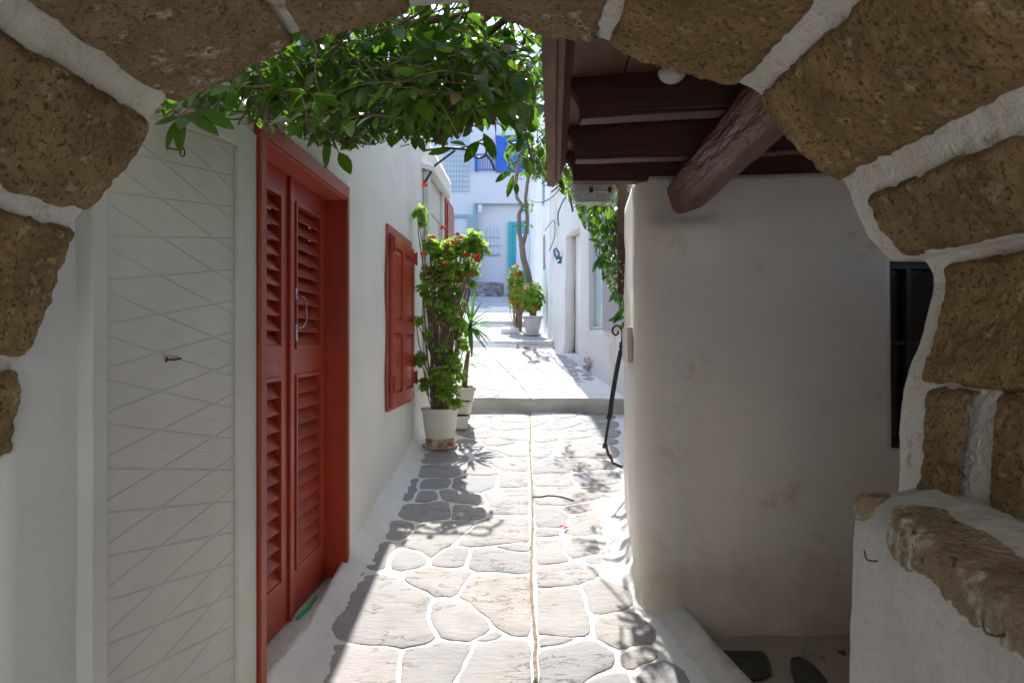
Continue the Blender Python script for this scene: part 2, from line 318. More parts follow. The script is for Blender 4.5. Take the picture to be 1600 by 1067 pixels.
def draw_stone(mb, pts, zf, h=.0075, jit=.006, grow=.010):
    # refine outline, jitter it, lay a slightly domed slab with a falling rim
    out = []
    n = len(pts); seg = .045
    for i in range(n):
        a = pts[i]; b = pts[(i + 1) % n]; L = (b - a).length; k = max(1, int(L / seg))
        for q in range(k): out.append(a.lerp(b, q / k))
    n = len(out); out = [(out[i - 1] + out[i] * 6 + out[(i + 1) % n]) / 8 for i in range(n)]
    cx = sum((p.x for p in out)) / n; cy = sum((p.y for p in out)) / n; c = Vector((cx, cy))
    mb.tint = R(); sd = U(0, 50)
    ring = []
    for p in out:
        d = (p - c); l = d.length or 1
        ring.append(p + d / l * (grow + jit * 2 * n3(p.x, p.y, sd, 13) + jit * n3(p.x, p.y, sd + 9, 40)))
    tx, ty = U(-.006, .006), U(-.006, .006)
    def top(p): return zf(p.x, p.y) + h + tx * (p.x - cx) + ty * (p.y - cy)
    ids = []
    for sc_, dz in ((1.0, -.012), (1.0, -.0035), ('in', 0)):
        r = []
        for p in ring:
            if sc_ == 'in':
                d = (p - c); l = d.length or 1; q = p - d / l * min(.010, l * .3); r.append(mb.vert((q.x, q.y, top(q))))
            else: r.append(mb.vert((p.x, p.y, top(p) + dz)))
        ids.append(r)
    for fr in (.66, .33):
        r = []
        for p in ring:
            q = c.lerp(p, fr); r.append(mb.vert((q.x, q.y, top(q) + .0015 * n3(q.x, q.y, sd, 9))))
        ids.append(r)
    cc = mb.vert((cx, cy, top(c)))
    for a, b in zip(ids, ids[1:]):
        for j in range(n): mb.face(a[j], a[(j + 1) % n], b[(j + 1) % n], b[j])
    for j in range(n): mb.face(ids[-1][j], ids[-1][(j + 1) % n], cc)
def ccw(pts):
    a = sum(p.x * q.y - q.x * p.y for p, q in zip(pts, pts[1:] + pts[:1])); return pts if a > 0 else pts[::-1]
mb = MB(); from mathutils import kdtree
def refine(pts, seg):
    out = []; n = len(pts)
    for i in range(n):
        a = pts[i]; b = pts[(i + 1) % n]; k = max(1, int((b - a).length / seg))
        for q in range(k): out.append(a.lerp(b, q / k))
    return out
OUT = []
for ssx in ST.split('|'):
    pts = [gp(*map(float, t.split(','))) for t in ssx.split()]
    OUT.append(refine(ccw([Vector((p.x, p.y)) for p in pts]), .03))
for it in range(16):
    tot = sum(len(o) for o in OUT); kd = kdtree.KDTree(tot); own = []
    for oi, o in enumerate(OUT):
        for p in o: kd.insert((p.x, p.y, 0), len(own)); own.append(oi)
    kd.balance(); new = []
    for oi, o in enumerate(OUT):
        n = len(o); lst = []
        for i, p in enumerate(o):
            t = (o[(i + 1) % n] - o[i - 1]); nn = Vector((t.y, -t.x)); nn = nn.normalized() if nn.length > 1e-6 else Vector((0, 0))
            q = p + nn * .005; dmin = 9
            for co, idx, d in kd.find_n((q.x, q.y, 0), 26):
                if own[idx] != oi: dmin = d; break
            lim = .030 + .009 * n3(q.x, q.y, 1, 4); edge_ = abs(q.x - (.033 + .0218 * q.y)) > .024 and q.x > XL(q.y) + .16 and q.x < interp(RB, q.y) - .03 and q.y < 7.40
            lst.append(q if dmin > lim and edge_ else p)
        new.append([(lst[i - 1] + lst[i] * 40 + lst[(i + 1) % n]) / 42 for i in range(n)])
    OUT = new
for o in OUT: draw_stone(mb, o, lambda x, y: -.418 + .168 * y + .012 * n3(x, y, 0, 2.3), jit=.005, grow=.003)
# Voronoi-like paving where the picture is too small or too far to trace
def clip(poly, a, b, gap):          # keep the side nearer a
    m = (a + b) / 2; d = (a - b).normalized(); m = m + d * gap; out = []
    n = len(poly)
    for i in range(n):
        p, q = poly[i], poly[(i + 1) % n]; sp = (p - m).dot(d); sq = (q - m).dot(d)
        if sp >= 0: out.append(p)
        if sp * sq < 0: out.append(p.lerp(q, sp / (sp - sq)))
    return out
def voro(mb, x0, x1, y0, y1, cell, zf, asp=1.2, gap=.018, keep=None, split=None, **kw):
    seeds = []; ny = max(1, round((y1 - y0) / cell)); nx = max(1, round((x1 - x0) / (cell * asp)))
    for j in range(ny):
        for i in range(nx):
            seeds.append(Vector((x0 + (i + .5 + (.5 if j % 2 else 0) - .25 + U(-.33, .33)) * (x1 - x0) / nx, y0 + (j + .5 + U(-.33, .33)) * (y1 - y0) / ny)))
    for s in seeds:
        poly = [Vector((x0, y0)), Vector((x1, y0)), Vector((x1, y1)), Vector((x0, y1))]
        for t in seeds:
            if t is not s and (t - s).length < cell * 3.4: poly = clip(poly, s, t, gap)
            if len(poly) < 3: break
        if split is not None and len(poly) > 2:
            sx = split(s.y); e = Vector((2 * sx - s.x, s.y))
            poly = clip(poly, s, e, .02)
        if len(poly) > 2 and (keep is None or keep(s)): draw_stone(mb, poly, zf, **kw)
def gx(Y): return .033 + .0218 * Y
voro(mb, -.92, 1.0, .3, 2.86, .36, lambda x, y: -.418 + .168 * y + .012 * n3(x, y, 0, 2.3), split=gx)
mb.build('paving_stone', flagm, path, smooth=35)
mb = MB(); mb.tint = .5
n = 300; rows = []
for i in range(n + 1):
    Y = 1.0 + (7.44 - 1.0) * i / n; wv = .0095 + .005 * n3(0, Y, 0, 9) + .004 * n3(0, Y, 4, 30); x = gx(Y) + .012 * n3(3, Y, 0, 1.5) + .005 * n3(3, Y, 0, 8)
    if Y < 4.2: x += .03 * n3(8, Y, 0, .9) * 0
    z = -.418 + .168 * Y + .012 * n3(x, Y, 0, 2.3) + .0055
    rows.append((mb.vert((x - wv, Y, z)), mb.vert((x + wv * .9, Y, z))))
for a, b in zip(rows, rows[1:]): mb.face(a[0], a[1], b[1], b[0])
mb.build('drain_groove', groove_m, path)

# ---- stepped terraces
def terrace(name, y0, y1, z0, x0f, x1f, riser, mat_top, cell, front=None, stones=True, rm=riser_m, gapn=.018, split=None):
    mb = MB(); nx = 90; nyy = max(4, int((y1 - y0) / .06))
    fr = front or (lambda x: 0)
    mb.cur = 0
    def tz(x, y): return G(y + 1e-4) + .010 * n3(x, y, 2, 2.0) + .004 * n3(x, y, 5, 11)
    def f(i, j):
        y = lerp(y0, y1, j / nyy); x = lerp(x0f(y), x1f(y), i / nx); yy = y + fr(x) * (1 - j / nyy)
        return (x, yy, G(max(y, y0 + 1e-4)) + .010 * n3(x, y, 2, 2.0) + .004 * n3(x, y, 5, 11))
    mb.grid(nx, nyy, f)
    mb.cur = 1; nr = 6
    def g(i, j):
        x = lerp(x0f(y0), x1f(y0), i / nx); t = j / nr; zt = G(y0 + 1e-4) + .010 * n3(x, y0, 2, 2.0) + .004 * n3(x, y0, 5, 11)
        lip = (-.022 if .0 < t < .30 else -.012 if t >= .30 else 0) * (1 if t > 0 else 1)
        if t == 0: return (x, y0 + fr(x), zt)
        return (x, y0 + fr(x) - .012 + (.010 if t > .35 else -.008) + .006 * n3(x, t, 9, 14), zt - t * (riser + .06) + (.012 * n3(x, 4, 4, 10) if .2 < t < .4 else 0))
    mb.grid(nx, nr, g)
    o = mb.build(name, [mat_top, rm], smooth=50); tag(o, kind='structure')
    if stones:
        ms = MB(); ym = (y0 + y1) / 2
        voro(ms, x0f(ym) - .3, x1f(ym) + .3, y0 + .06, y1 - .02, cell, lambda x, y: G(y + 1e-3) + .010 * n3(x, y, 2, 2.0),
             keep=lambda s: x0f(s.y) + .1 < s.x < x1f(s.y) - .12, gap=gapn, jit=.010, asp=1.35, h=.008, split=split)
        ms.build('paving_stone', flagm, o, smooth=35)
    return o
def g1(Y): return interp([(7.46, .20), (8.4, .05), (9.4, -.15), (10.9, -.5)], Y)
t1 = terrace('path', 7.46, 10.95, 0, lambda y: interp([(7.4, -1.0), (8.9, -.95), (9.1, -3.0)], y), lambda y: interp([(7.4, 1.35), (7.6, 1.33), (10.8, .8)], y), .16, pavewhite, .36,
        front=lambda x: -.05 * math.exp(-abs(x - .2) / .12) - .10 * sst(.2, 1.1, x) - .03 * sst(-.1, -.8, x), split=g1)
mb = MB(); pr = None
for i in range(61):
    Y = 7.42 + 3.4 * i / 60; x = g1(max(7.46, Y)); z = G(max(7.47, Y)) + .010 * n3(x, Y, 2, 2.0) + .006; wv = .014 + .008 * n3(0, Y, 0, 8)
    c = (mb.vert((x - wv, Y, z)), mb.vert((x + wv, Y, z)))
    if pr: mb.face(pr[0], pr[1], c[1], c[0])
    pr = c
mb.build('drain_groove', groove_m, t1)
terrace('path', 10.95, 13.25, 0, lambda y: -3.2, lambda y: .66, .12, pavewhite, .42, front=lambda x: .10 * sst(-.2, -1.5, x) - .04 * sst(-.1, .6, x))
terrace('path', 13.25, 15.4, 0, lambda y: -3.2, lambda y: .66, .13, pavewhite, .45, front=lambda x: -.1 * sst(-.3, .6, x))
for y0, y1, r_ in ((15.4, 16.0, .16), (16.0, 16.6, .16), (16.6, 20.2, .18)):
    terrace('stone_step' if y0 < 16.5 else 'plaza', y0, y1, 0, lambda y: -4.5, lambda y: 3.0 if y > 16.7 else .66, r_, greystone, .5, stones=False, rm=greystone,
            front=lambda x: .35 * sst(.7, -2.4, x) * 0 + .25 * ((x + .6) / 1.6) ** 2 if abs(x + .6) < 2.2 else .4)

# ---- side alcove floor, its dark stones and the whitewashed kerb
mb = MB()
def ff(i, j):
    X = lerp(.85, 3.2, i / 60); Y = lerp(1.2, 3.75, j / 60); return (X, Y, -.005 + .006 * n3(X, Y, 0, 4) + .06 * sst(3.35, 3.66, Y) ** 2)
mb.grid(60, 60, ff); alc = tag(mb.build('path', mat('alcove_floor', (.52, .47, .40), (.38, .34, .27), 3, .9, .6, 30, .01, stain=(.18, .15, .11), stain_scale=5, stain_pos=.56), smooth=180), kind='structure')
mb = MB(); mb.tint = .5
def fa(px, py):
    k = (py - 533.5) / F; Y = 1.60 / k; return Vector(((px - 800) / F * Y, Y))
for ssx in ("1097,994 1150,997 1175,1005 1198,1030 1204,1055 1180,1062 1130,1064", "1235,1030 1250,1028 1275,1045 1292,1068 1300,1090 1250,1090", "1299,1004 1320,1006 1322,1026 1306,1020", "1150,1082 1190,1082 1200,1120 1150,1120"):
    draw_stone(mb, ccw([fa(*map(float, t.split(','))) for t in ssx.split()]), lambda x, y: .002, h=.010, jit=.006)
mb.build('paving_stone', darkflag, alc, smooth=35)
mb = MB()
def kb(i, j):
    Y = lerp(2.2, 3.78, i / 60); t = j / 24; X = kerbx(Y) - .12 + .26 * t
    za = lowz(X, Y) - .004; zt = -.418 + .168 * Y + .030
    z = lerp(za, zt, sst(0, .5, t)) if t < .62 else lerp(-.06, zt, math.sqrt(max(0, 1 - ((t - .62) / .38) ** 2)))
    return (X, Y, z + .005 * n3(X, Y, t, 8) + .003 * n3(X, Y, t, 22))
mb.grid(60, 24, kb); tag(mb.build('kerb', plaster_rough, smooth=180), kind='structure')

# ------------------------------------------------------------------ walls as displaced sheets
def axis(a, b, d, extra=()):
    n = max(1, round((b - a) / d)); v = [a + (b - a) * i / n for i in range(n + 1)]
    for e in extra:
        v = [x for x in v if abs(x - e) > d * .35 or x in (a, b)]; v.append(e)
    return sorted(set(v))
def sheet(mb, fn, us, zs, holes=(), amp=.006, seed=0, flip=False, nrm=None):
    def f(i, j):
        u, z = us[i], zs[j]; p = Vector(fn(u, z)); n = nrm(u, z) if nrm else Vector((1, 0, 0))
        return p + n * (amp * 1.6 * mn.noise(p * 1.1 + Vector((seed, 0, 0))) + amp * .9 * mn.noise(p * 3.7 + Vector((seed, 5, 0))) + amp * .35 * mn.noise(p * 12))
    def sk(i, j):
        uc = (us[i] + us[i + 1]) / 2; zc = (zs[j] + zs[j + 1]) / 2
        return any(a < uc < b and c < zc < d for a, b, c, d in holes)
    mb.grid(len(us) - 1, len(zs) - 1, f, sk, flip)

# ---- left house
LH = thing('white_house', (XL(5), 5, G(5)), 'long whitewashed house along the left side of the alley with the red louvred door', 'house')
dY0, dY1, dz0, dz1 = 2.83, 4.04, .16, H + .835
mb = MB()
us = axis(1.50, 9.0, .045, (dY0 - .03, dY1 + .03)); zs = axis(-.6, 3.7, .045, (0.0, dz1 + .03))
sheet(mb, lambda u, z: (XL(u) + .03 * math.exp(-max(0, z - G(u)) / .10) * sst(4.0, 4.3, u), u, z), us, zs, [(dY0 - .03, dY1 + .03, 0.0, dz1 + .03)], amp=.006)
mb.build('wall', plaster, LH, smooth=180, solid=.22)
mb = MB(); mb.box(-6, -1.42, 1.55, 8.95, -1, 3.68); mb.box(-1.5, -1.0, 8.75, 8.98, 0, 3.68, lambda x, y, z: (x + .0, y, z)); mb.build('rear_wall', plaster, LH)
def L_(Y, d, z): return (-1.14 + .037 * Y + d, Y, z)
def lbox(mb, y0, y1, d0, d1, z0, z1): mb.box(d0, d1, y0, y1, z0, z1, lambda d, y, z: L_(y, d, z))
# door: surround with deep reveal
mb = MB()
lbox(mb, dY0 - .055, dY0, -.20, .012, .05, dz1 + .085); lbox(mb, dY1, dY1 + .045, -.20, .012, .20, dz1 + .085); 
door = mb.build('door', redp, LH, bevel=.003)
mb = MB(); lbox(mb, dY0 + .001, dY1 - .001, -.20, .011, dz1, dz1 + .084); mb.build('door_head', redfaded, door, bevel=.003)
mb = MB(); mb.tint = .5; lbox(mb, dY0 - .0555, dY0 - .002, .0125, .020, .06, dz1 + .085); lbox(mb, dY1 + .004, dY1 + .045, .0125, .018, .21, dz1 + .085); lbox(mb, dY0, dY1, .0125, .020, dz1 + .012, dz1 + .085); mb.build('architrave', redfaded, door, bevel=.002)
mb = MB(); lbox(mb, dY0 + .001, dY1 - .001, -.19, -.005, .0, .190); mb.build('threshold', plaster_rough, door, bevel=.01)
def leaf_panel(y0, y1, side):
    mb = MB(); d0, d1 = -.155, -.112; z0 = .198; z1 = dz1 - .004
    st = .085; P1 = (H - .02, H + .725 - .02); P0 = (H - 1.165, H - .19)
    a = y0 + (.10 if side else .09); b = y1 - .12
    lbox(mb, y0, a, d0, d1, z0, z1); lbox(mb, b, y1, d0, d1, z0, z1)
    lbox(mb, a, b, d0, d1, z0, P0[0]); lbox(mb, a, b, d0, d1, P0[1], P1[0]); lbox(mb, a, b, d0, d1, P1[1], z1)
    lbox(mb, a, b, -.185, -.172, z0, z1)
    for z_, zz in (P0, P1):              # raised moulding round the louvres
        m = .018
        lbox(mb, a - m, a, d1, d1 + .010, z_ - m, zz + m); lbox(mb, b, b + m, d1, d1 + .010, z_ - m, zz + m)
        lbox(mb, a, b, d1, d1 + .010, z_ - m, z_); lbox(mb, a, b, d1, d1 + .010, zz, zz + m)
    lbox(mb, y0 + .004, y1 - .004, d1, d1 + .002, H - .100, H - .094)
    mb.build('door_leaf', redp, door, bevel=.003)
    ml = MB()
    for z_, zz in (P0, P1):
        n = 12 if zz - z_ > .8 else 10; s = (zz - z_) / n
        for k in range(n):
            ml.tint = R(); za = z_ + s * k; t1_ = U(-.003, .003)
            c = [L_(a, -.108 + t1_, za + .002), L_(b, -.108, za + .002), L_(b, -.158, za + s * 1.12), L_(a, -.158, za + s * 1.12)]
            th = Vector((-.009, 0, -.006))
            bot = [Vector(p) + th for p in c]; ml.hexa([bot[0], bot[1], bot[2], bot[3], c[0], c[1], c[2], c[3]])
    ml.build('louvre', redp, door, bevel=.0015)
leaf_panel(dY0 + .004, 3.435, 0); leaf_panel(3.445, dY1 - .004, 1)
mb = MB(); lbox(mb, 3.425, 3.475, -.112, -.096, .20, dz1 - .006); mb.build('cover_strip', redp, door, bevel=.004)
mb = MB()
zc = P(463, 487, 3.50).z
mb.tube([Vector(L_(3.50, -.094, zc + .085)), Vector(L_(3.50, -.060, zc + .075)), Vector(L_(3.50, -.045, zc + .05)), Vector(L_(3.50, -.045, zc - .05)), Vector(L_(3.50, -.060, zc - .075)), Vector(L_(3.50, -.094, zc - .085))], .0045, 8)
lbox(mb, 3.488, 3.512, -.096, -.092, zc + .065, zc + .12); lbox(mb, 3.488, 3.512, -.096, -.092, zc - .15, zc - .065)
mb.build('door_handle', metal, door, smooth=40)
# window with closed panelled shutters
wy0, wy1, wz0, wz1 = 5.12, 6.10, H - .53, H + .885
mb = MB(); lbox(mb, wy0, wy1, .001, .022, wz0, wz1); win = mb.build('window', redfaded, LH, bevel=.004)
for s, (a, b) in enumerate(((wy0 + .03, (wy0 + wy1) / 2 - .003), ((wy0 + wy1) / 2 + .003, wy1 - .03))):
    mb = MB(); z0, z1 = wz0 + .03, wz1 - .07; zm = (z0 + z1) / 2 - .04
    w_ = .07; lbox(mb, a, a + w_, .0225, .050, z0, z1); lbox(mb, b - w_, b, .0225, .050, z0, z1)
    for q0, q1 in ((z0, z0 + .10), (zm - .05, zm + .05), (z1 - .09, z1)): lbox(mb, a + w_, b - w_, .0225, .050, q0, q1)
    for q0, q1 in ((z0 + .10, zm - .05), (zm + .05, z1 - .09)):
        lbox(mb, a + w_, b - w_, .0225, .032, q0, q1)
        i_ = .04; c = [L_(a + w_ + .01, .0325, q0 + .01), L_(b - w_ - .01, .0325, q0 + .01), L_(b - w_ - .01, .0325, q1 - .01), L_(a + w_ + .01, .0325, q1 - .01),
                      L_(a + w_ + i_, .044, q0 + i_), L_(b - w_ - i_, .044, q0 + i_), L_(b - w_ - i_, .044, q1 - i_), L_(a + w_ + i_, .044, q1 - i_)]
        mb.hexa(c)
    mb.build('shutter', redp, win, bevel=.003)
    for z_ in (wz0 + .16, wz1 - .20):
        mb = MB(); y = (wy0 + .015, wy1 - .015)[s]; lbox(mb, y - .02, y + .03, .0505, .062, z_, z_ + .10); mb.tube([L_(y, .066, z_ - .01), L_(y, .066, z_ + .11)], .008, 8); mb.build('hinge', redp, win, smooth=40)
# hood slab, pilasters and the far brown window of the left house
mb = MB(); mb.hexa([L_(6.75, -.02, H + 1.72), L_(8.05, -.02, H + 1.72), L_(8.05, .12, H + 1.68), L_(6.75, .12, H + 1.68), L_(6.75, -.02, H + 1.78), L_(8.05, -.02, H + 1.78), L_(8.05, .12, H + 1.735), L_(6.75, .12, H + 1.735)])
mb.build('door_hood', plaster, LH, bevel=.008)
mb = MB(); lbox(mb, 6.80, 6.95, .004, .06, 1.1, H + 1.70); lbox(mb, 7.80, 7.95, .004, .06, 1.1, H + 1.70); lbox(mb, 6.95, 7.80, .004, .03, 2.95, H + 1.69); mb.build('door_surround', whitep, LH, bevel=.005)
mb = MB(); lbox(mb, 6.96, 7.79, .0045, .02, 1.05, 2.94); mb.build('side_door', whitep, LH, bevel=.004)
mb = MB(); lbox(mb, 8.10, 8.80, .004, .06, 1.9, H + 1.72); o = mb.build('window', redfaded, LH, bevel=.004); tag(o, 'narrow brown red window past the door hood')
mb = MB(); lbox(mb, 8.16, 8.74, .0605, .075, 1.96, H + 1.66); mb.build('shutter', redp, o, bevel=.003)

# ---- white quilted shutter panel beside the door
mb = MB(); zt = H + .745; f0 = -.0265
lbox(mb, 1.744, 1.806, -.05, .004, -.25, zt + .09); lbox(mb, 2.60, 2.765, -.05, .004, -.25, zt + .09); lbox(mb, 1.806, 2.60, -.05, .004, zt, zt + .09)
FR_ = mb
def quilt():
    m = mat('scored_white_panel', (.64, .625, .575), (.58, .565, .52), 2.5, .6, .25, 70, .004, stain=(.44, .40, .34), stain_scale=7, stain_pos=.67)
    t = m.node_tree; N = t.nodes; L = t.links; b = N['Principled BSDF']
    tc = N.new('ShaderNodeTexCoord'); sp = N.new('ShaderNodeSeparateXYZ'); L.new(tc.outputs['Object'], sp.inputs[0])
    def ma(op, a, bb=None, c=None):
        x = N.new('ShaderNodeMath'); x.operation = op
        for k, v in enumerate((a, bb, c)):
            if v is None: continue
            if hasattr(v, 'node'): L.new(v, x.inputs[k])
            else: x.inputs[k].default_value = v
        return x.outputs[0]
    hs = []; fr_ = []
    for sl_, ph, pw in ((.115, 0, .118), (-.155, .04, .118)):
        v = ma('MULTIPLY_ADD', sp.outputs['Y'], -sl_ / .8, sp.outputs['Z'])
        fr = ma('FRACT', ma('DIVIDE', ma('ADD', v, ph + 10), pw)); d = ma('ABSOLUTE', ma('SUBTRACT', fr, .5)); fr_.append(ma('FRACT', ma('ADD', fr, .5)))
        if pw > .2:
            lowm = ma('LESS_THAN', sp.outputs['Z'], .75); d = ma('MULTIPLY_ADD', ma('SUBTRACT', 1.0, lowm), -1.0, d)
        hs.append(d)
    mx = ma('MAXIMUM', hs[0], hs[1])
    groove = N.new('ShaderNodeMapRange'); groove.inputs[1].default_value = .462; groove.inputs[2].default_value = .50; L.new(mx, groove.inputs[0])
    soft = ma('MULTIPLY', ma('ADD', fr_[0], ma('MULTIPLY', fr_[1], .8)), -1.5)
    hgt = ma('ADD', ma('MULTIPLY', groove.outputs[0], .35), soft)
    bp = N.new('ShaderNodeBump'); bp.invert = True; bp.inputs['Strength'].default_value = .9; bp.inputs['Distance'].default_value = .0085
    L.new(hgt, bp.inputs['Height'])
    old = b.inputs['Normal'].links[0].from_socket; L.new(old, bp.inputs['Normal']); L.new(bp.outputs[0], b.inputs['Normal'])
    oc = b.inputs['Base Color'].links[0].from_socket
    x = N.new('ShaderNodeMix'); x.data_type = 'RGBA'; g2 = ma('MULTIPLY', groove.outputs[0], .08); L.new(g2, x.inputs[0]); L.new(oc, x.inputs[6]); x.inputs[7].default_value = (.34, .30, .22, 1); L.new(x.outputs[2], b.inputs['Base Color'])
    return m
mb = MB(); lbox(mb, 1.807, 2.599, -.05, -.012, -.24, zt - .001); WP = mb.build('side_panel', quilt(), LH); tag(WP, 'tall white wooden panel scored with criss-cross lines'); FR_.build('frame', whitep, WP, bevel=.004)
mb = MB()
c = Vector(L_(2.115, -.010, P(0, 235, 2.15).z)); 
mb.tube([c + Vector((-.01, -.0, 0)), c + Vector((.012, .02, 0)), c + Vector((.022, .035, 0))], .0025, 6)
mb.tube([c + Vector((.026, .05, 0)) + Vector((0, .016 * math.cos(a), .016 * math.sin(a))) for a in [2 * math.pi * k / 14 for k in range(15)]], .0025, 6)
mb.build('ring_hook', iron, WP, smooth=60)
c = Vector(L_(2.12, -.010, P(0, 562, 2.12).z)); mb = MB(); mb.tube([c, c + Vector((.004, .04, -.001)), c + Vector((.006, .075, .002))], .0035, 6); mb.tube([c + Vector((0, -.004, -.008)), c + Vector((.002, -.004, .009))], .003, 6); mb.build('latch', rust, WP, smooth=60)
mb = MB(); mb.tube([L_(3.46, -.075, .199), L_(3.6, -.066, .201), L_(3.75, -.074, .200)], .011, 6); tag(mb.build('plastic_strip', green_plastic), 'thin bright green plastic strip lying on the threshold of the red door', 'plastic strip')

# ------------------------------------------------------------------ right-hand house with the rounded corner
RH = thing('white_house', (1.6, 4.2, 0), 'whitewashed house on the right with a rounded corner under the wooden balcony', 'house')
PB = [(1.35, 5.12), (.95, 5.10), (.83, 5.0), (.79, 4.82), (.735, 4.4), (.705, 4.05), (.672, 3.78), (.665, 3.62), (.69, 3.52), (.75, 3.47), (.85, 3.49), (1.0, 3.56), (1.3, 3.60), (2.062, 3.62), (2.62, 3.62), (3.4, 3.62)]
PT = [(1.35, 5.16), (.97, 5.14), (.84, 5.02), (.795, 4.82), (.755, 4.4), (.728, 4.15), (.716, 4.02), (.722, 3.94), (.745, 3.89), (.80, 3.86), (.92, 3.85), (1.05, 3.845), (1.3, 3.82), (2.062, 3.73), (2.62, 3.70), (3.4, 3.6)]
LE = [0]
for (a, b), (c_, d) in zip(PT, PT[1:]): LE.append(LE[-1] + math.hypot(c_ - a, d - b))
def rw(u, z):
    k = 0
    while k < len(LE) - 2 and u > LE[k + 1]: k += 1
    t = (u - LE[k]) / (LE[k + 1] - LE[k])
    def cr(Pp):
        p0 = Pp[max(0, k - 1)]; p1 = Pp[k]; p2 = Pp[k + 1]; p3 = Pp[min(len(Pp) - 1, k + 2)]
        return [0.5 * ((2 * p1[q]) + (-p0[q] + p2[q]) * t + (2 * p0[q] - 5 * p1[q] + 4 * p2[q] - p3[q]) * t * t + (-p0[q] + 3 * p1[q] - 3 * p2[q] + p3[q]) * t ** 3) for q in (0, 1)]
    b = cr(PB); tt = cr(PT); g = .1; wgt = .75 * math.exp(-max(0, z - g) / .30) + .25 * (1 - sst(.1, 2.5, z))
    # old plaster bulge below the beams
    y = lerp(tt[1], b[1], wgt); y -= .055 * math.exp(-((z - 2.24) / (.045 if z > 2.24 else .16)) ** 2) * sst(.72, .85, tt[0]) * sst(1.3, 1.0, tt[0])
    return (lerp(tt[0], b[0], wgt), y, z)
wu0 = LE[13] + .0; wu1 = LE[14] - .06
us = axis(0, LE[-1], .03, (wu0, wu1)); zs = axis(-.4, H + .93, .03, (H - .585, H + .44))
mb = MB()
sheet(mb, rw, us, zs, [(wu0, wu1, H - .585, H + .44)], amp=.012, nrm=lambda u, z: Vector((-.3, -.95, 0)))
mb.build('wall', plaster_warm, RH, smooth=180, solid=.16)
wx0, wx1 = rw(wu0, H)[0], rw(wu1, H)[0]; wy = rw(wu0, H)[1]
mb = MB(); mb.box(wx0 - .0, wx0 + .035, wy + .05, wy + .10, H - .585, H + .44); mb.box(wx1 - .035, wx1, wy + .05, wy + .10, H - .585, H + .44); mb.box(wx0 + .035, wx1 - .035, wy + .05, wy + .10, H + .40, H + .44); mb.box(wx0 + .035, wx1 - .035, wy + .05, wy + .10, H - .585, H - .55); mb.box(wx0 + .12, wx0 + .145, wy + .055, wy + .095, H - .55, H + .40); mb.box(wx0 + .035, wx1 - .035, wy + .06, wy + .09, H - .02, H + .0)
o = mb.build('window', greenp, RH, bevel=.002)
mb = MB(); mb.box(wx0, wx1, wy + .105, wy + .115, H - .58, H + .43); mb.build('pane', darkglass, o)
mb = MB(); mb.box(.95, 5, 4.02, 4.92, -.8, H + .92); mb.build('rear_wall', plaster, RH)
mb = MB(); mb.box(1.05, 5, 3.9, 5.0, H + 1.12, 5.2); mb.build('upper_wall', plaster, RH)
mb = MB(); mb.box(2.75, 3.1, 1.57, 3.60, -.4, H + .50); mb.build('added_side_wall', plaster_warm, RH)  # unseen wall added to darken the alcove rightwards, kept low for some sky light
mb = MB(); mb.box(.805, .870, 5.165, 5.20, H + .36, H + 1.25); mb.build('wooden_post', brownw, RH, bevel=.004)
# small marble plaque on the corner
mb = MB(); p0 = rw(LE[4] - .12, H)[:2]; p1 = rw(LE[6] - .02, H)[:2]
n_ = Vector((p1[1] - p0[1], -(p1[0] - p0[0]), 0)).normalized(); n_ = n_ if n_.x < 0 else -n_
def pq(t, d, z): b = Vector((lerp(p0[0], p1[0], t), lerp(p0[1], p1[1], t), z)) + n_ * d; return b
pl = [pq(t_, d_, z_) for z_ in (H - .125, H + .085) for t_, d_ in ((0, .006), (1, .006), (1, .034), (0, .034))]
mb.hexa(pl); tag(mb.build('wall_plaque', plaque_m, bevel=.003), 'small blank pinkish marble plaque on the white corner above the handrail', 'plaque')
# handrail
HR = thing('handrail', (.80, 5.1, G(5.1)), 'black wrought iron handrail ending in a scroll, bolted to the rounded white corner', 'handrail')
def pth(lst): return [P(*q) for q in lst]
mb = MB(); mb.tube(pth([(968, 727, 4.95), (958, 722, 4.96), (950, 708, 4.98), (946, 692, 5.0), (950, 665, 5.02), (955, 635, 5.05), (962, 590, 5.12), (972, 540, 5.2), (973, 525, 5.2)]), .0105, 10)
mb.tube(pth([(973, 527, 5.2), (972, 516, 5.2), (967, 509, 5.2), (961, 509, 5.2), (957, 514, 5.2), (957, 520, 5.2), (962, 524, 5.2), (966, 521, 5.2), (965, 517, 5.2)]), .0085, 8)
mb.build('rail', iron, HR, smooth=60)
mb = MB(); mb.tube(pth([(953, 650, 5.03), (957, 618, 5.06), (963, 582, 5.13), (970, 548, 5.2)]), .0185, 10); mb.build('sleeve', iron, HR, smooth=60)
for a, b in (((951, 655, 5.02), (954, 645, 5.03)), ((971, 545, 5.19), (972, 535, 5.2)), ((945, 700, 4.99), (946, 694, 5.0))):
    mb = MB(); mb.tube(pth([a, b]), .020, 10); mb.build('collar', iron, HR, smooth=60)
mb = MB(); mb.tube(pth([(972, 548, 5.18), (984, 548, 4.98)]), .008, 8); mb.build('bracket', iron, HR, smooth=60); mb = MB(); mb.tube(pth([(958, 723, 4.95), (972, 729, 4.90)]), .014, 8); mb.build('bracket', iron, HR, smooth=60)

